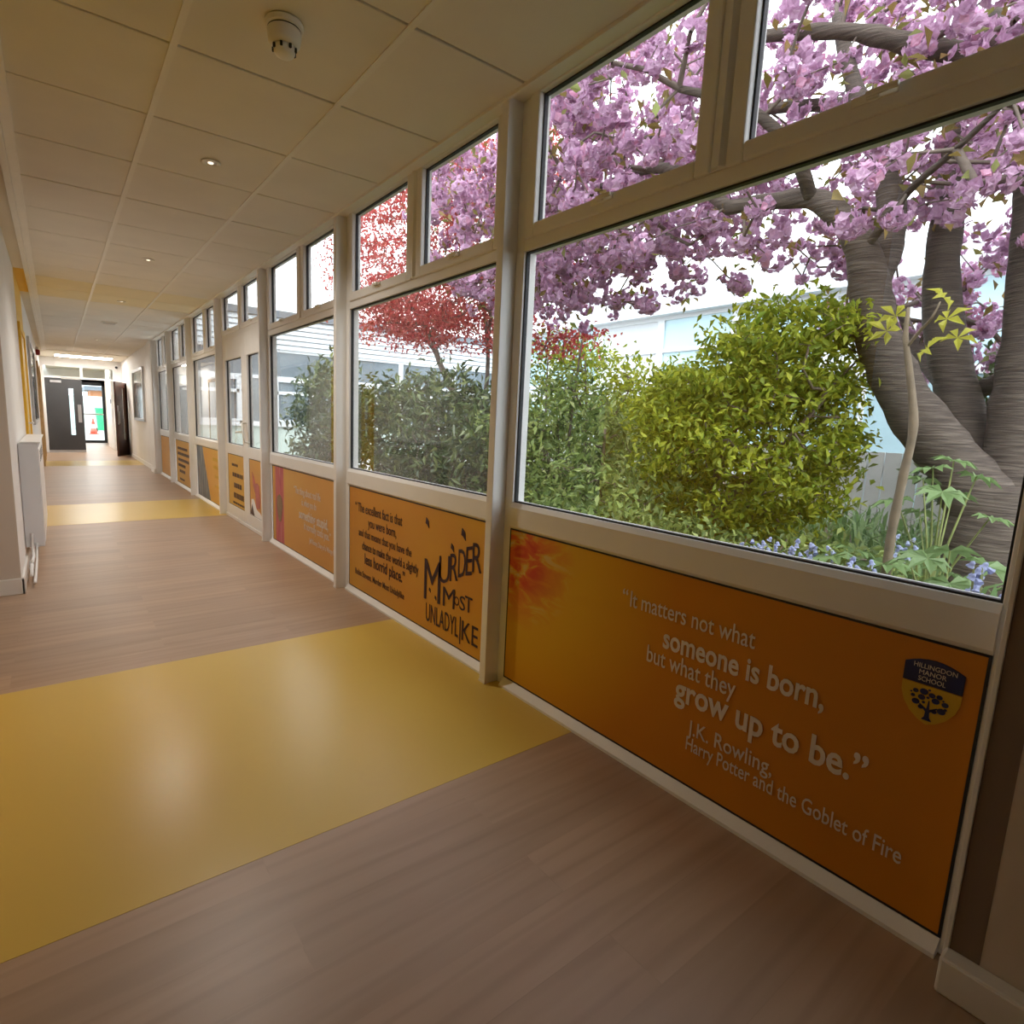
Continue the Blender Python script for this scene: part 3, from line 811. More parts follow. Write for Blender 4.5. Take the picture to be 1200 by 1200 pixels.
# lobby and exit
ex = thing('door_6', 'black framed glazed exit door at the end of the lobby', 'door', kind='structure')
f = MB().ringx(-1.80, -1.0, 24.4, 24.48, 0, 2.2, .07).ringx(-1.0, -.14, 24.4, 24.48, 0, 2.2, .09)
f.box(-1.80, -.14, 24.4, 24.48, 2.0, 2.2)
f.build('frame', 'black', ex)
box('pane', 'glass_thin', -1.74, -1.06, 24.43, 24.438, .07, 2.0, ex)
box('pane', 'glass_thin', -.92, -.22, 24.43, 24.438, .09, 2.0, ex)
box('push_bar', 'steel', -.92, -.22, 24.33, 24.37, .98, 1.03, ex)
struct(MB().box(XL-.1, -1.80, 24.4, 24.6, 0, H).box(-.14, .1, 24.4, 24.6, 0, H).box(-1.8, -.14, 24.4, 24.6, 2.2, H).build('wall_far.001', 'wall'), 'white wall round the exit door', 'wall')
lb = tag(box('notice_sheet', 'paper', -.245, -.24, 20.2, 20.8, .72, 1.22), 'white sheet on the lobby side wall, below the small notice', 'notice')
struct(box('wall_right.002', 'wall', -.239, -.02, 20.0, 22.4, 0, H-.01), 'short lobby wall carrying notices', 'wall')
lb = tag(box('notice_sheet', 'paper', -.245, -.24, 20.2, 20.8, 1.34, 1.62), 'small white notice on the lobby side wall above the large sheet', 'notice')
box('photo', 'black', -.2465, -.245, 20.3, 20.72, 1.38, 1.5, lb)

# ================================================================== outside
M['bark'] = mat('cherry_bark', (.20, .15, .115), .8, .35, 9, .9, 30)
def bark_rings(mt):
    nt = mt.node_tree; N, L, b = nt.nodes, nt.links, nt.nodes['Principled BSDF']
    tc = N.new('ShaderNodeTexCoord')
    mp = N.new('ShaderNodeMapping'); mp.inputs['Scale'].default_value = (5, 5, 80)
    mp.inputs['Rotation'].default_value = (.5, .0, 0)
    L.new(tc.outputs['Object'], mp.inputs['Vector'])
    nz = N.new('ShaderNodeTexNoise'); nz.inputs['Scale'].default_value = 1.5; nz.inputs['Detail'].default_value = 5
    L.new(mp.outputs[0], nz.inputs['Vector'])
    rp = ramp(nt, [(.3, (.032, .023, .018)), (.5, (.078, .058, .046)), (.7, (.145, .118, .095))])
    L.new(nz.outputs['Fac'], rp.inputs['Fac']); L.new(rp.outputs['Color'], b.inputs['Base Color'])
    bp = N.new('ShaderNodeBump'); bp.inputs['Strength'].default_value = .8; bp.inputs['Distance'].default_value = .01
    L.new(nz.outputs['Fac'], bp.inputs['Height']); L.new(bp.outputs['Normal'], b.inputs['Normal'])
bark_rings(M['bark'])
M['twig'] = mat('grey_brown_twig', (.13, .10, .08), .8, .3, 20)
M['green_stem'] = mat('green_stem', (.22, .26, .08), .6, .2, 20)
M['pale_stem'] = mat('pale_brown_stem', (.17, .13, .085), .7, .25, 20, .5, 60)
M['blossom'] = leaf_mat('cherry_blossom', [(0, (.50, .30, .46)), (.4, (.66, .43, .61)), (.8, (.76, .56, .72)), (1, (.68, .34, .48))], .6, .4, .2)
M['bronze'] = leaf_mat('bronze_young_leaf', [(0, (.16, .13, .03)), (.5, (.30, .20, .07)), (1, (.22, .26, .07))], .5, .4)
M['red_leaf'] = leaf_mat('red_maple_leaf', [(0, (.30, .03, .04)), (.45, (.50, .07, .07)), (.8, (.62, .16, .15)), (1, (.42, .12, .07))], .5, .5)
M['lime'] = leaf_mat('yellow_green_leaf', [(0, (.13, .19, .02)), (.4, (.28, .34, .03)), (.8, (.46, .48, .05)), (1, (.16, .26, .03))], .45, .45)
M['mid'] = leaf_mat('mid_green_leaf', [(0, (.08, .13, .04)), (.5, (.20, .28, .08)), (.85, (.34, .42, .12)), (1, (.46, .52, .22))], .4, .4)
M['laurel'] = leaf_mat('dark_laurel_leaf', [(0, (.03, .06, .02)), (.6, (.08, .13, .04)), (1, (.20, .24, .08))], .3, .3, .5)
M['strap'] = leaf_mat('strap_leaf', [(0, (.08, .16, .05)), (.6, (.18, .30, .10)), (1, (.32, .44, .20))], .45, .35)
M['palm'] = leaf_mat('palmate_leaf', [(0, (.13, .22, .08)), (1, (.24, .36, .15))], .35, .4)
M['palm_y'] = leaf_mat('yellow_palmate_leaf', [(0, (.42, .42, .05)), (1, (.50, .48, .08))], .4, .5)
M['bell'] = leaf_mat('bluebell_petal', [(0, (.38, .43, .70)), (1, (.55, .60, .82))], .5, .4)
M['soil'] = mat('garden_soil', (.10, .075, .05), .95, .4, 8, .8, 40)
M['concrete'] = mat('pale_concrete', (.42, .41, .39), .8, .12, 2)
M['clad'] = mat('white_cladding', (.60, .64, .68), .5, .04, 2)
M['mint'] = mat('pale_green_panel', (.46, .56, .52), .6, .04, 2)
M['bframe'] = mat('white_window_frame', (.70, .73, .76), .4, .02)
M['bglass'] = mat('dim_window_glass', (.15, .185, .215), .06, .2, 1.5, spec=.6)
M['blue_glass'] = mat('pale_blue_glazing', (.40, .58, .66), .08, .12, .7, spec=.6)
M['roof'] = mat('grey_roof_edge', (.16, .18, .21), .7, .1, 3)
M['fence'] = mat('weathered_pale_fence', (.56, .57, .56), .8, .12, 3)
M['cone'] = mat('orange_cone', (.85, .10, .06), .5)
M['bin'] = mat('green_bin_plastic', (.02, .42, .16), .45)
M['brick'] = mat('orange_brick', (.52, .22, .10), .8, .2, 20)

struct(MB().box(.13, 30, -14, 9.4, -.4, GZ).build('garden_ground', 'soil'), 'bare brown garden soil under the shrubs', 'ground')
struct(box('courtyard_paving', 'concrete', .13, 30, 9.4, 14.5, -.4, GZ-.1), 'pale concrete paving of the courtyard before the white wing', 'paving')
struct(box('forecourt', 'concrete', -14, 14, 24.6, 60, -.3, -.02), 'pale concrete yard outside the exit door', 'ground')

# ---- far wing across the end of the courtyard
WY = 14.5
wg = thing('building_wing', 'white clad school wing with white windows closing the courtyard', 'building')
box('wall', 'mint', .45, 10.1, WY, WY+.3, 0, .96, wg)
box('wall', 'clad', .45, .95, WY+.0, WY+.3, .96, 2.81, wg)
box('inner_wall', mat('dim_room', (.30, .31, .32), .8), .95, 10.1, WY+1.6, WY+1.7, 0, 2.9, wg)
box('inner_floor', 'concrete', .95, 10.1, WY+.3, WY+1.7, .3, .4, wg)
for k in range(6):
    z = 2.81+k*.125
    MB().add([(.3,WY-.05,z),(10.1,WY-.05,z),(10.1,WY-.02,z+.112),(.3,WY-.02,z+.112),(.3,WY+.3,z),(10.1,WY+.3,z),(10.1,WY+.3,z+.112),(.3,WY+.3,z+.112)],
             [(0,1,2,3),(7,6,5,4),(0,4,5,1),(3,2,6,7),(1,5,6,2),(0,3,7,4)]).build('cladding_board', 'clad', wg)
box('joint_backing', 'roof', .31, 10.1, WY+.005, WY+.29, 2.815, 3.56, wg)
box('roof_edge', 'roof', .3, 10.1, WY-.08, WY+2, 3.56, 3.72, wg)
box('sill', 'bframe', .95, 10.1, WY-.06, WY+.05, .93, .985, wg)
x = .95
while x < 8.2:
    wn_ = MB()
    x1 = x+1.80
    wn_.ringx(x, x1, WY-.015, WY+.06, .985, 2.81, .065)
    wn_.box(x+.065, x1-.065, WY-.015, WY+.06, 2.08, 2.16)
    wn_.box(x+1.02, x1-.70, WY-.015, WY+.06, .985, 2.10)
    wn_.ringx(x+.10, x+1.02, WY-.035, WY+.05, .985+.06, 2.08, .055)
    wn_.box(x+.10, x+1.02, WY-.035, WY+.05, 1.72, 1.80)
    w_ = wn_.build('window', 'bframe', wg)
    for (a, b, c, e) in ((x+.06, x1-.06, 2.15, 2.75), (x+1.09, x1-.06, 1.04, 2.09), (x+.15, x+.97, 1.09, 1.73), (x+.15, x+.97, 1.79, 2.03)):
        box('pane', 'bglass', a, b, WY+.015, WY+.022, c, e, w_)
    x = x1
MB().box(3.2, 3.24, WY+.1, WY+.11, 1.0, 2.05).build('blind', 'paper', wg)

# ---- opposite building glimpsed through the trees
ob = thing('glazed_building', 'pale building with blue glazing behind the blossom trees', 'building')
BX = 10.5
box('wall', 'clad', BX, BX+.4, -10, 14.4, 0, 2.3, ob)
box('fascia', 'clad', BX-.3, BX+.4, -10, 14.4, 3.9, 4.5, ob)
box('back_wall', 'clad', BX+1.5, BX+1.6, -10, 14.4, 0, 4, ob)
y = -10
while y < 14:
    w_ = MB().ring(BX-.02, BX+.08, y, y+1.9, 2.3, 3.9, .09).build('window', 'bframe', ob)
    box('pane', 'blue_glass' if int(y*10) % 3 else 'clad', BX+.02, BX+.03, y+.08, y+1.82, 2.38, 3.82, w_)
    box('glazing_bar', 'bframe', BX-.03, BX+.02, y+.05, y+1.85, 3.05, 3.13, w_)
    w2 = MB().ring(BX-.04, BX-.0, y+.25, y+1.65, .9, 2.0, .08).build('window', 'bframe', ob)
    box('pane', 'blue_glass', BX-.02, BX-.015, y+.32, y+1.58, .97, 1.93, w2)
    y += 1.9
lean = thing('greenhouse', 'low pale greenhouse frame with blue panes beyond the bush', 'greenhouse', (6.6, 2.6, GZ))
MB().ring(-.03, .03, -1.3, 1.3, 0, 1.75, .06).box(-.03, .03, -.46, -.40, 0, 1.75).box(-.03, .03, .40, .46, 0, 1.75).build('frame', 'bframe', lean)
for a in (-1.24, -.40, .46):
    box('pane', 'blue_glass', -.005, .005, a, a+.8, .06, 1.69, lean)
MB().box(0, 1.4, -1.3, 1.3, 1.75, 1.80).box(1.36, 1.4, -1.3, 1.3, 0, 1.75).build('roof', 'bframe', lean)

# ---- pale board fence
fe = thing('board_fence', 'pale grey upright board fence behind the cherry trunk', 'fence', (5.3, 0, GZ))
fm = MB().box(-.011, .011, -.07, .07, 0, .82).mesh('fence_board')
fm.materials.append(M['fence'])
for k in range(34):
    o = link(bpy.data.objects.new('board', fm), fe)
    o.location = (random.uniform(-.004, .004), -1.4+k*.15, random.uniform(-.02, .02))
for z in (.15, .6):
    box('rail', 'fence', .011, .05, -1.5, 3.7, z, z+.08, fe)

# ------------------------------------------------------------------ plants
def leaf_cloud(name, mt, C, size, parent, ratio=.42, up_bias=.3, jit=.5, fold=.25):
    """N folded two-triangle leaves at points C"""
    n = len(C)
    d = rng.normal(size=(n, 3)); d[:, 2] -= .2
    d /= np.linalg.norm(d, axis=1)[:, None]
    nn = rng.normal(size=(n, 3)); nn[:, 2] += up_bias*4
    s = np.cross(d, nn); s /= np.linalg.norm(s, axis=1)[:, None]
    nn = np.cross(s, d)
    L_ = size*(1+jit*(rng.random(n)-.5))[:, None]
    base = C-d*L_*.5
    tip = C+d*L_*.5-nn*L_*.12
    midc = C-d*L_*.05
    l = midc+s*L_*ratio*.5+nn*L_*fold*ratio
    r = midc-s*L_*ratio*.5+nn*L_*fold*ratio
    V = np.stack([base, l, tip, r], 1).reshape(-1, 3)
    k = np.arange(n)[:, None]*4
    Fq = np.concatenate([k+np.array([[0, 1, 2]]), k+np.array([[0, 2, 3]])], 1).reshape(-1, 3)
    o = np_mesh(name, V, Fq, mt, parent)
    o['kind'] = 'stuff'
    return o

def in_ellipsoids(E, n, shell=.0):
    out = []
    vol = np.array([a[1][0]*a[1][1]*a[1][2]*(a[2] if len(a) > 2 else 1) for a in E]); vol = vol/vol.sum()
    for e, p in zip(E, vol):
        m_ = max(1, int(round(n*p)))
        d = rng.normal(size=(m_, 3)); d /= np.linalg.norm(d, axis=1)[:, None]
        rr = (shell**3+(1-shell**3)*rng.random(m_))**(1/3)
        out.append(np.array(e[0])+d*rr[:, None]*np.array(e[1]))
    return np.concatenate(out)

def grow(seeds, targets, r_tip=.004, jitter=.06, maxseg=.28, power=.45):
    """join every target to the nearest wood already there; returns edges (p, q, rp, rq)"""
    pos = [np.array(p, float) for p in seeds]
    par = [-1]*len(pos)
    tips = []
    P_ = np.array(pos)
    left = list(range(len(targets)))
    dist = np.array([np.min(np.linalg.norm(P_-t, axis=1)) for t in targets])
    order = np.argsort(dist)
    cap = len(pos)+len(targets)*8+10
    A = np.empty((cap, 3)); A[:len(pos)] = P_
    n = len(pos)
    for ti in order:
        t = targets[ti]
        dd = np.linalg.norm(A[:n]-t, axis=1)+.35*np.maximum(0, A[:n, 2]-t[2])
        j = int(np.argmin(dd))
        a = A[j]
        L_ = np.linalg.norm(t-a)
        k = min(6, max(1, int(math.ceil(L_/maxseg))))
        prev = j
        for q in range(1, k+1):
            u = q/k
            p = a+(t-a)*u
            if q < k: p = p+rng.normal(size=3)*jitter*L_*.5+np.array([0, 0, .12*L_*math.sin(u*math.pi)])
            A[n] = p; par.append(prev); prev = n; n += 1
        tips.append(prev)
    w = np.zeros(n)
    for t in tips: w[t] += 1
    for i in range(n-1, -1, -1):
        if par[i] >= 0: w[par[i]] += w[i]
    rad = r_tip*np.maximum(w, 1)**power
    return [(A[par[i]].copy(), A[i].copy(), min(rad[par[i]], rad[i]*1.35), rad[i]) for i in range(n) if par[i] >= 0]

def twig_mesh(name, edges, mt, parent, n=5):
    P_ = np.array([e[0] for e in edges]); Q = np.array([e[1] for e in edges])
    rp = np.array([e[2] for e in edges]); rq = np.array([e[3] for e in edges])
    t = Q-P_; ln = np.linalg.norm(t, axis=1); ln[ln == 0] = 1e-6; t = t/ln[:, None]
    ref = np.tile(np.array([[.3, .2, .93]]), (len(t), 1))
    a = np.cross(t, ref); a /= np.linalg.norm(a, axis=1)[:, None]; b = np.cross(t, a)
    V = []
    for (c, r) in ((P_, rp), (Q, rq)):
        for k in range(n):
            q = 2*math.pi*k/n
            V.append(c+(a*math.cos(q)+b*math.sin(q))*r[:, None])
    V = np.stack(V, 1).reshape(-1, 3)
    base = np.arange(len(t))[:, None]*2*n
    Fq = []
    for k in range(n):
        k2 = (k+1) % n
        Fq.append(base+np.array([[k, k2, n+k2, n+k]]))
    Fq = np.stack(Fq, 1).reshape(-1, 4)
    o = np_mesh(name, V, Fq, mt, parent, smooth=True)
    o['kind'] = 'stuff'
    return o

def smooth_path(pts, rad, sub=4, wob=.0):
    P_ = [np.array(p, float) for p in pts]
    out, ro = [], []
    for i in range(len(P_)-1):
        p0, p1, p2, p3 = P_[max(i-1, 0)], P_[i], P_[i+1], P_[min(i+2, len(P_)-1)]
        for k in range(sub):
            t = k/sub
            out.append(.5*((2*p1)+(-p0+p2)*t+(2*p0-5*p1+4*p2-p3)*t*t+(-p0+3*p1-3*p2+p3)*t**3)+rng.normal(size=3)*wob)
            ro.append((rad[i]+(rad[i+1]-rad[i])*t)*(1+.04*rng.normal()))
    out.append(P_[-1]); ro.append(rad[-1])
    return out, ro

def limb(name, pts, rad, mt, parent, n=14):
    p, r = smooth_path(pts, rad)
    MB().tube([tuple(q) for q in p], r, n).build(name, mt, parent, smooth=True)
    return p

# ---- cherry tree
ch = thing('cherry_tree', 'large pink cherry tree in blossom with forked grey trunk outside the nearest window', 'tree', (2.5, .8, GZ))
ch.location = (0, 0, 0)
seeds = []
limb('trunk', [(2.52, .74, GZ-.1), (2.52, .78, .45), (2.53, .82, .72), (2.55, .86, .95)], [.30, .235, .215, .20], 'bark', ch, 18)
LIMBS = [
 ([(2.52,.80,.60),(2.5,.85,.83),(2.47,.97,1.03),(2.42,1.11,1.22),(2.36,1.25,1.43),(2.3,1.35,1.65),(2.25,1.43,1.86),(2.2,1.46,2.07),(2.15,1.51,2.28),(2.1,1.62,2.46),(2.05,1.77,2.59),(2.0,2.0,2.62),(1.9,2.22,2.62)],
  [.19,.165,.148,.138,.128,.12,.112,.105,.08,.068,.058,.05,.042]),
 ([(2.2,1.46,2.03),(2.3,1.43,2.3),(2.35,1.46,2.54),(2.4,1.58,2.87),(2.5,1.81,3.36),(2.6,2.01,3.88)], [.08,.075,.07,.06,.045,.03]),
 ([(2.56,.86,.70),(2.75,1.0,1.1),(2.85,1.15,1.5),(2.9,1.27,1.87),(2.95,1.35,2.25),(3.0,1.38,2.62),(3.05,1.41,3.04),(3.1,1.53,3.55)], [.15,.125,.11,.105,.10,.085,.07,.045]),
 ([(2.54,.80,.70),(2.65,.80,1.11),(2.7,.83,1.44),(2.75,.85,1.77),(2.8,.89,2.15),(2.85,.94,2.58),(2.9,1.06,3.12),(2.95,1.31,3.69)], [.16,.14,.128,.12,.115,.10,.08,.05]),
 ([(2.75,.85,1.62),(2.9,1.0,1.55),(3.1,1.22,1.52),(3.4,1.5,1.75),(3.7,1.8,2.2)], [.06,.055,.05,.042,.03]),
 ([(2.88,1.0,2.9),(2.5,1.1,3.15),(2.2,1.42,3.3),(2.0,1.7,3.42),(1.8,2.1,3.5)], [.06,.055,.05,.042,.03]),
 ([(1.92,2.2,2.61),(2.0,2.6,2.95),(2.1,3.02,3.15),(2.2,3.6,3.2),(2.3,4.23,3.22),(2.4,4.9,3.3)], [.042,.04,.036,.032,.026,.018]),
 ([(2.05,1.77,2.58),(1.75,1.75,2.75),(1.5,1.9,2.95),(1.3,2.2,3.1)], [.04,.034,.028,.018]),
 ([(2.15,1.50,2.25),(1.95,1.25,2.45),(1.7,1.0,2.5),(1.5,.75,2.6)], [.026,.02,.014,.008]),
 ([(3.08,1.5,3.3),(2.9,2.4,3.6),(2.8,3.4,3.75),(2.8,4.4,3.8)], [.05,.04,.032,.02]),
]
for pts, rad in LIMBS:
    p = limb('limb', pts, rad, 'bark', ch)
    seeds += [tuple(q) for q in p[len(p)//3:]]
CAN = [((2.4, 2.4, 3.45), (1.7, 2.0, 1.15)), ((2.6, 4.7, 3.35), (1.4, 1.6, 1.0)), ((2.9, .3, 3.3), (1.8, 1.3, 1.2)), ((1.75, .95, 2.42), (.45, .7, .26), 2.2),
       ((4.2, 1.3, 2.2), (.9, 1.3, .75), 1.0), ((2.4, 3.9, 2.55), (.9, 1.3, .3), 1.3)]
targets = in_ellipsoids(CAN, 1500)
targets = targets[(targets[:, 0] > .55) & (targets[:, 2] > 1.75)]
twig_mesh('twigs', grow(seeds, targets, .0038), 'twig', ch)

def cluster_mesh(name, nf, seed):
    g = np.random.default_rng(seed)
    mb = MB()
    for k in range(nf):
        d = g.normal(size=3); d[2] -= .35; d /= np.linalg.norm(d)
        c = d*np.array([.062, .062, .05])*(.75+.35*g.random())
        a = np.cross(d, [.3, .5, .8]); a /= np.linalg.norm(a); b = np.cross(d, a)
        for lay, (R, hgt) in enumerate(((.030, .0), (.020, .008))):
            n = 8
            ph = g.random()*6
            vs = [c+d*(hgt-.004)]
            for q in range(n):
                an = 2*math.pi*q/n+ph
                rr = R*(1 if q % 2 else .68)*(.85+.3*g.random())
                vs.append(c+(a*math.cos(an)+b*math.sin(an))*rr+d*(hgt+.010*g.random()))
            mb.add(vs, [(0, 1+q, 1+(q+1) % n) for q in range(n)])
    me = mb.mesh(name); me.materials.append(M['blossom'])
    return me
CM = [cluster_mesh('blossom_cluster_mesh', nf, s) for nf, s in ((15, 1), (18, 2), (13, 3), (16, 4))]
campos = np.array([-1.6442, 0, 1.22])
tv = targets-campos
depth = tv@np.array(fw)
# clusters: those seen largest through the near windows as parts, the remaining ones joined
ang_ok = (campos[1]+tv[:, 1]*(1.6442/np.maximum(tv[:, 0], .1)) > .2) & (campos[2]+tv[:, 2]*(1.6442/np.maximum(tv[:, 0], .1)) < 2.55)
score = np.where(ang_ok, depth, 99)
order = np.argsort(score)
big = set(order[:300].tolist())
rv, rf = [], []
nv = 0
arr = []
for me in CM:
    co = np.empty(len(me.vertices)*3, np.float32); me.vertices.foreach_get('co', co)
    fi = np.empty(len(me.polygons)*3, np.int32); me.polygons.foreach_get('vertices', fi)
    arr.append((co.reshape(-1, 3), fi.reshape(-1, 3)))
for i, t in enumerate(targets):
    sc_ = random.uniform(.75, 1.3)
    k = i % 4
    rot = (random.uniform(-.5, .5), random.uniform(-.5, .5), random.uniform(0, 6.3))
    if i in big:
        o = link(bpy.data.objects.new('blossom_cluster', CM[k]), ch)
        o.location = tuple(t); o.rotation_euler = rot; o.scale = (sc_,)*3
    reps = 1 if i in big else 2
    for q in range(reps):
        if i in big: continue
        off = rng.normal(size=3)*.07 if q else np.zeros(3)
        R_ = np.array(Matrix.Rotation(rot[2]+q, 3, 'Z') @ Matrix.Rotation(rot[0], 3, 'X'))
        rv.append(arr[k][0]@R_.T*sc_+t+off); rf.append(arr[k][1]+nv); nv += len(arr[k][0])
o = np_mesh('blossom', np.concatenate(rv), np.concatenate(rf), 'blossom', ch)
o['kind'] = 'stuff'
pick = targets[rng.integers(0, len(targets), 4200)]
leaf_cloud('young_leaves', 'bronze', pick+rng.normal(size=(4200, 3))*.10, .085, ch, .45)

# ---- plants with clumped leaves
def shrub(name, label, E, n_tips, per, spread, size, mt, trunk_pts, trunk_rads, group=None, ratio=.42, up_bias=.3, shell=.55, twig='twig', cat='shrub', extra_limbs=(), r_tip=.003):
    t = thing(name, label, cat, group=group)
    sd_ = []
    p = limb('stem', trunk_pts, trunk_rads, twig, t, 9)
    sd_ += [tuple(q) for q in p[1:]]
    for (pp, rr) in extra_limbs:
        p = limb('stem', pp, rr, twig, t, 8)
        sd_ += [tuple(q) for q in p[1:]]
    tg = in_ellipsoids(E, n_tips, shell)
    tg = tg[(tg[:, 0] > .25) & (tg[:, 2] > GZ+.03)]
    twig_mesh('twigs', grow(sd_, tg, r_tip), twig, t, 4)
    C_ = np.repeat(tg, per, axis=0)+rng.normal(size=(len(tg)*per, 3))*spread
    C_ = C_[(C_[:, 0] > .14) & (C_[:, 2] > GZ)]
    leaf_cloud('foliage', mt, C_, size, t, ratio, up_bias)
    return t

shrub('lime_bush', 'rounded yellow green bush in front of the cherry trunk', [((2.3, 2.15, 1.15), (.66, .72, .72)), ((2.15, 1.85, 1.75), (.40, .42, .32), 1.3), ((2.3, 2.6, 1.35), (.4, .45, .35), 1.2)], 430, 44, (.085, .085, .05), .062, 'lime',
      [(2.2, 2.25, GZ), (2.2, 2.28, .64), (2.22, 2.28, .9), (2.3, 2.23, 1.25), (2.3, 2.2, 1.7)], [.04, .034, .03, .022, .012], shell=.5,
      extra_limbs=[([(2.2, 2.28, .6), (2.4, 2.6, .95), (2.5, 2.8, 1.3)], [.025, .02, .012]), ([(2.2, 2.28, .6), (2.1, 1.9, 1.0), (2.1, 1.6, 1.4)], [.025, .02, .012])])
shrub('mixed_shrub', 'loose mid green shrub at the left side of the nearest window', [((2.3, 4.0, .92), (.75, .95, .72)), ((1.6, 2.9, .62), (.4, .7, .32), 1.3)], 260, 26, (.10, .10, .09), .085, 'mid',
      [(2.4, 4.0, GZ), (2.4, 4.05, .6), (2.4, 4.1, 1.0), (2.35, 4.1, 1.4)], [.03, .025, .018, .01], shell=.3, ratio=.36,
      extra_limbs=[([(2.2, 3.4, GZ), (2.15, 3.3, .7), (2.1, 3.25, 1.2)], [.02, .016, .01]), ([(2.5, 4.3, GZ), (2.6, 4.5, 1.0), (2.62, 4.55, 1.9)], [.016, .012, .007]), ([(2.3, 3.9, GZ), (2.3, 3.85, 1.2), (2.33, 3.8, 2.0)], [.016, .012, .007])])
shrub('low_shrub', 'low fresh green ground shrub just outside the nearest window', [((1.2, 2.5, .48), (.6, .9, .26)), ((1.7, 1.5, .42), (.6, .8, .22))], 220, 30, (.07, .07, .06), .06, 'mid',
      [(1.3, 2.4, GZ), (1.3, 2.4, .4), (1.3, 2.45, .55)], [.015, .012, .008], shell=.2, ratio=.5)
shrub('laurel_shrub', 'dark green laurel shrub beyond the second window', [((2.1, 6.2, 1.08), (.75, 1.6, .70)), ((1.7, 4.9, .8), (.5, .8, .5))], 330, 22, (.10, .10, .09), .115, 'laurel',
      [(2.1, 6.0, GZ), (2.1, 6.0, .7), (2.1, 6.05, 1.2)], [.04, .03, .02], shell=.55, ratio=.36, extra_limbs=[([(2.0, 5.2, GZ), (1.95, 5.1, .9)], [.025, .015]), ([(2.1, 6.9, GZ), (2.15, 7.0, 1.2)], [.025, .015])])
shrub('laurel_shrub', 'tall dark laurel shrub at the right side of the third window', [((1.75, 8.3, 1.15), (.55, .85, .95))], 200, 20, (.10, .10, .09), .12, 'laurel',
      [(1.75, 8.3, GZ), (1.75, 8.3, .9), (1.75, 8.3, 1.6)], [.035, .025, .014], shell=.5, ratio=.36)
shrub('evergreen_shrub', 'dark evergreen shrub behind the cherry trunk', [((4.3, .6, 1.2), (.7, 1.2, .85))], 200, 26, (.1, .1, .09), .10, 'laurel',
      [(4.3, .6, GZ), (4.3, .6, 1.2)], [.04, .02], shell=.5)
shrub('hedge_shrub', 'pale green shrub in front of the far white building', [((6.6, 7.5, 1.1), (.9, 2.0, .75))], 260, 24, (.12, .12, .1), .10, 'mid',
      [(6.6, 7.5, GZ), (6.6, 7.5, 1.2)], [.04, .02], shell=.5)
shrub('hedge_shrub', 'light green shrub seen between the bush and the second post', [((5.0, 4.9, 1.0), (.7, 1.1, .7))], 200, 26, (.11, .11, .1), .09, 'mid',
      [(5.0, 4.9, GZ), (5.0, 4.9, 1.1)], [.04, .02], shell=.5)

shrub('young_tree', 'airy pale green young tree between the red maple and the cherry blossom', [((4.3, 5.9, 2.0), (.55, .9, .55)), ((4.3, 4.6, 1.7), (.5, .6, .4))], 90, 24, (.13, .13, .08), .09, 'lime',
      [(4.3, 5.5, GZ), (4.3, 5.5, 1.2), (4.3, 5.6, 2.1)], [.03, .022, .01], shell=.2, cat='tree', extra_limbs=[([(4.3, 5.5, .9), (4.3, 5.0, 1.4), (4.3, 4.7, 1.9)], [.018, .014, .008])])

# ---- red maple
shrub('red_maple', 'red leaved maple tree with slender leaning stems behind the laurel', [((2.9, 7.2, 3.55), (1.4, 2.3, 1.25)), ((3.1, 5.3, 2.2), (.6, .85, .16), 2.5), ((3.2, 8.6, 3.0), (1.0, 1.6, .6)), ((3.0, 6.4, 4.6), (1.2, 1.6, .8)), ((3.0, 7.0, 2.5), (.9, 1.6, .28), 1.6)],
      700, 40, (.14, .14, .05), .062, 'red_leaf', [(3.05, 6.1, GZ), (3.0, 6.32, .69), (3.0, 6.78, 1.5), (3.0, 7.21, 2.0), (3.0, 7.52, 2.45), (3.0, 7.9, 2.81), (3.0, 8.46, 3.27), (3.0, 9.3, 3.9)],
      [.06, .055, .048, .042, .034, .028, .02, .012], cat='tree', shell=.2, ratio=.55, up_bias=.5, r_tip=.003,
      extra_limbs=[([(3.0, 7.21, 2.0), (3.2, 7.96, 2.45), (3.3, 9.3, 2.94)], [.03, .022, .012]), ([(3.05, 6.15, .4), (3.2, 6.4, 1.2), (3.2, 6.35, 2.08), (3.2, 6.52, 2.89), (3.2, 6.75, 3.48), (3.2, 7.13, 4.24)], [.04, .035, .03, .026, .02, .012]),
                   ([(3.2, 6.36, 2.31), (3.1, 6.18, 3.14), (3.0, 6.24, 3.86), (2.9, 6.07, 4.48)], [.026, .022, .018, .01])])

# ---- young stem with palmate leaves
def palmate(name, mt, lobes=7, r=.12):
    vs, fs = [(0, 0, 0)], []
    for k in range(lobes):
        a = math.radians(-130+260*k/(lobes-1))
        ln = r*(1-.35*abs(k-(lobes-1)/2)/((lobes-1)/2))
        w = r*.17
        d = (math.cos(a), math.sin(a)); s_ = (-d[1], d[0])
        b = len(vs)
        vs += [(d[0]*ln*.55+s_[0]*w, d[1]*ln*.55+s_[1]*w, .012), (d[0]*ln, d[1]*ln, -.02), (d[0]*ln*.55-s_[0]*w, d[1]*ln*.55-s_[1]*w, .012), (d[0]*ln*.6, d[1]*ln*.6, -.004)]
        fs += [(0, b+2, b+3), (0, b+3, b), (b, b+3, b+1), (b+3, b+2, b+1)]
    me = bpy.data.meshes.new(name); me.from_pydata(vs, [], fs); me.update(); me.materials.append(M[mt])
    return me
PAL = palmate('palmate_leaf_mesh', 'palm', 8, .14)
PALY = palmate('palmate_leaf_mesh', 'palm_y', 5, .085)
sp = thing('sapling', 'thin pale sapling with yellow palmate leaves close outside the nearest window', 'sapling')
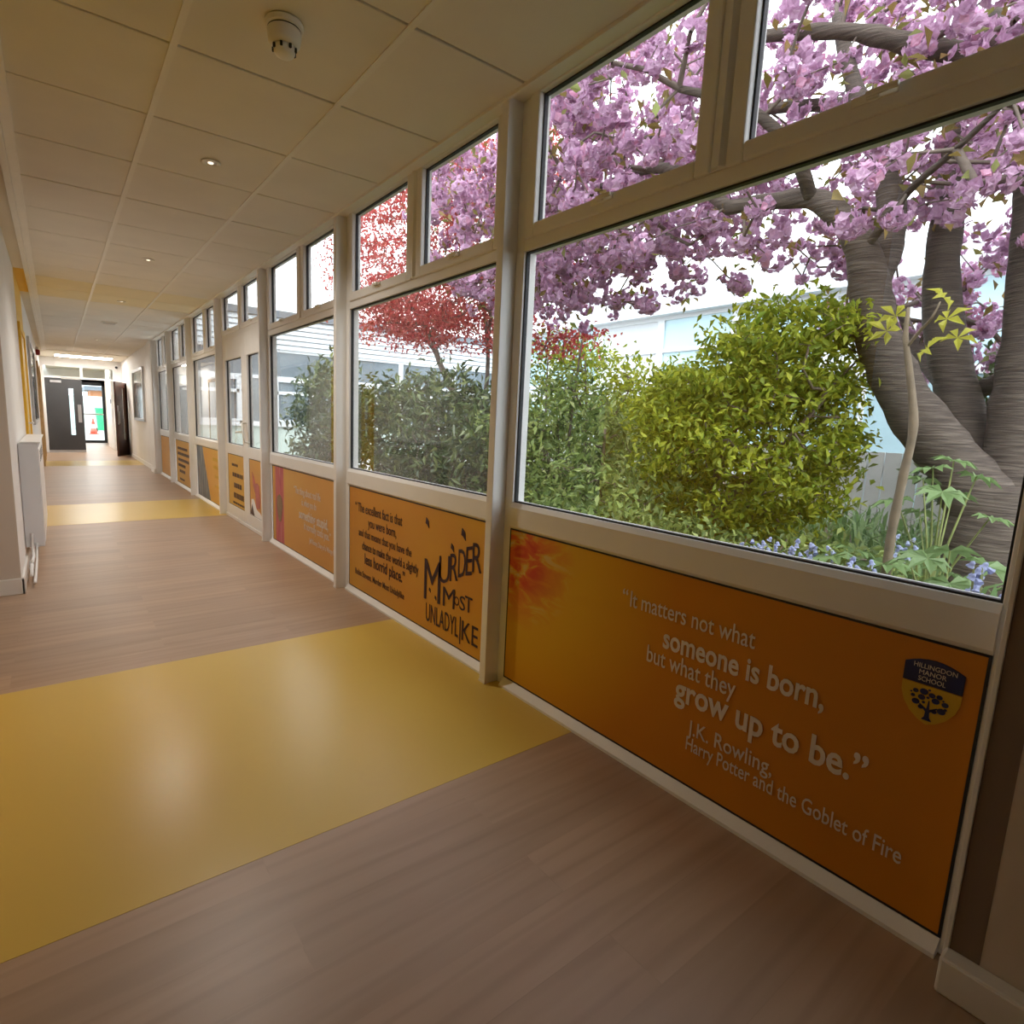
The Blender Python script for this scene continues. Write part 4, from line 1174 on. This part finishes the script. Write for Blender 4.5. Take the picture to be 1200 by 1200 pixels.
limb('stem', [(1.3, .92, GZ), (1.3, .9, .59), (1.3, .9, .82), (1.3, .89, 1.05), (1.3, .88, 1.27), (1.3, .92, 1.48), (1.3, .955, 1.64), (1.3, .96, 1.76)], [.02, .019, .018, .017, .016, .014, .011, .006], 'pale_stem', sp, 9)
limb('branch', [(1.3, .945, 1.6), (1.28, .9, 1.66), (1.25, .86, 1.70), (1.25, .84, 1.76)], [.008, .007, .005, .003], 'pale_stem', sp, 6)
for (x, y, z, rz) in ((1.22, 1.0, 1.66, 2.0), (1.25, .86, 1.58, 4.2), (1.25, .81, 1.69, 5.0), (1.28, .84, 1.78, .5), (1.35, 1.02, 1.74, 2.5), (1.3, .78, 1.62, 5.6)):
    o = link(bpy.data.objects.new('leaf', PALY), sp)
    o.location = (x, y, z); o.rotation_euler = (.5+random.random()*.5, -.6, rz)
FAT = [((1.05, .62), 'broad leaved plant with large palmate leaves under the sapling, near the pier', .80), ((1.25, 1.02), 'broad leaved plant with palmate leaves left of the sapling foot', .70), ((1.75, .85), 'taller broad leaved plant between sapling and cherry trunk', 1.12), ((.62, .55), 'low broad leaved plant against the glass by the pier', .72)]
for (c, lb_, top) in FAT:
    t = thing('broad_leaf_plant', lb_, 'plant', (c[0], c[1], GZ), 'broad leaved plants below the cherry')
    for k in range(9):
        a = k*2.4+random.random(); rr = .05+.16*math.sqrt(k/9)
        h = (top-GZ)*(1-.35*k/9)
        e = (rr*math.cos(a), rr*math.sin(a), h)
        MB().tube([(0, 0, 0), (e[0]*.4, e[1]*.4, h*.6), e], [.006, .005, .003], 5).build('stalk', 'green_stem', t)
        o = link(bpy.data.objects.new('leaf', PAL), t)
        o.location = e; o.rotation_euler = (random.uniform(-.3, .3), random.uniform(.0, .5), a)
        o.scale = (random.uniform(.75, 1.05),)*3

# ---- bluebells
BELL = MB().lathe([(.003, .0), (.008, -.006), (.009, -.016), (.014, -.024)], n=6).mesh('bell_mesh'); BELL.materials.append(M['bell'])
BL = [((1.0, 1.26), .72, 'nearest the bush'), ((1.0, 1.15), .73, 'second from the bush'), ((1.1, 1.38), .70, 'under the lime bush'), ((1.2, 1.12), .72, 'between bush and sapling'), ((1.6, .95), .78, 'by the fence side of the sapling'),
      ((.58, .41), .86, 'beside the near pier'), ((.8, .82), .74, 'in front of the sapling foot'), ((1.05, 1.33), .69, 'among the bush leaves')]
for (c, top, w_) in BL:
    t = thing('bluebell', 'pale blue bluebell clump %s' % w_, 'flower', (c[0], c[1], GZ), 'bluebells under the cherry')
    for k in range(4):
        a = random.random()*6.3
        e = Vector((.05*math.cos(a), .05*math.sin(a), (top-GZ)*random.uniform(.88, 1.03)))
        st = MB().tube([(e.x*.3, e.y*.3, 0), (e.x*.7, e.y*.7, e.z*.6), e, (e.x*1.4, e.y*1.4, e.z-.01)], [.004, .0035, .003, .002], 5).build('stalk', 'green_stem', t)
        for q in range(7):
            o = link(bpy.data.objects.new('bell', BELL), st)
            b_ = random.random()*6.3
            o.location = (e.x*.95+.014*math.cos(b_), e.y*.95+.014*math.sin(b_), e.z-.018*q+.01)
            o.rotation_euler = (random.uniform(-.7, .7), random.uniform(-.7, .7), 0)
            o.scale = (.85,)*3

# ---- strap leaved ground cover
def ground_cover():
    n = 6500
    x = .3+rng.random(n)*4.6; y = -.6+rng.random(n)*8.5
    h = .14+.26*rng.random(n); a = rng.random(n)*6.283; w = .010+.006*rng.random(n)
    lean = .05+.2*rng.random(n)
    d = np.stack([np.cos(a), np.sin(a), 0*a], 1); s = np.stack([-np.sin(a), np.cos(a), 0*a], 1)
    b = np.stack([x, y, np.full(n, GZ)], 1); z = np.array([0, 0, 1.])
    m_ = b+d*(lean*.35)[:, None]+z*(h*.7)[:, None]; t = b+d*lean[:, None]+z*h[:, None]*.85
    V = np.stack([b-s*w[:, None]*.6, b+s*w[:, None]*.6, m_+s*w[:, None], m_-s*w[:, None], t], 1).reshape(-1, 3)
    k = np.arange(n)[:, None]*5
    Fq = np.concatenate([k+np.array([[0, 1, 2]]), k+np.array([[0, 2, 3]]), k+np.array([[3, 2, 4]])], 1).reshape(-1, 3)
    return np_mesh('ground_cover', V, Fq, 'strap')
tag(ground_cover(), 'fresh green strap leaved ground cover under the trees', 'ground cover', kind='stuff')

# ------------------------------------------------------------------ yard beyond the exit
cn = thing('traffic_cone', 'orange traffic cone outside the exit door', 'cone', (-.16, 33, -.02))
MB().box(-.2, .2, -.2, .2, 0, .04).build('base', 'cone', cn, bevel=.01)
MB().lathe([(.15, .04), (.11, .28)], n=20).build('lower_cone', 'cone', cn, smooth=True)
MB().lathe([(.11, .28), (.075, .48)], n=20).build('reflective_band', 'paper', cn, smooth=True)
MB().lathe([(.075, .48), (.03, .75)], n=20).build('upper_cone', 'cone', cn, smooth=True)
bi = thing('wheelie_bin', 'green wheeled bin beyond the traffic cone', 'bin', (.45, 36.6, -.02))
MB().add([(-.25,-.3,.08),(.25,-.3,.08),(.25,.3,.08),(-.25,.3,.08),(-.32,-.38,1.2),(.32,-.38,1.2),(.32,.38,1.2),(-.32,.38,1.2)], [(0,3,2,1),(4,5,6,7),(0,1,5,4),(1,2,6,5),(2,3,7,6),(3,0,4,7)]).build('body', 'bin', bi)
MB().box(-.34, .34, -.40, .40, 1.2, 1.26).build('lid', 'bin', bi, bevel=.02)
for s in (-1, 1):
    MB().lathe([(.1, -.03), (.1, .03)], (s*.28, .28, .1), 14, 'x').build('wheel', 'black', bi)
yf = thing('board_fence', 'grey board fence across the yard outside the exit', 'fence', (0, 39, -.02))
ym_ = MB().box(-.09, .09, -.01, .01, 0, 1.9).mesh('yard_board'); ym_.materials.append(M['fence'])
for k in range(24):
    o = link(bpy.data.objects.new('board', ym_), yf); o.location = (-3.2+k*.19, random.uniform(-.01, .01), 0)
box('rail', 'fence', -3.3, 1.3, .01, .05, 1.4, 1.5, yf)
bb = thing('yard_building', 'orange brick shed with dark roof behind the yard fence', 'building', (1.4, 42, -.02))
MB().box(-1.2, 5, 0, 4, 0, 2.3).build('wall', 'brick', bb)
MB().box(-1.5, 5.2, -.3, 4.2, 2.3, 2.55).build('roof', 'roof', bb)
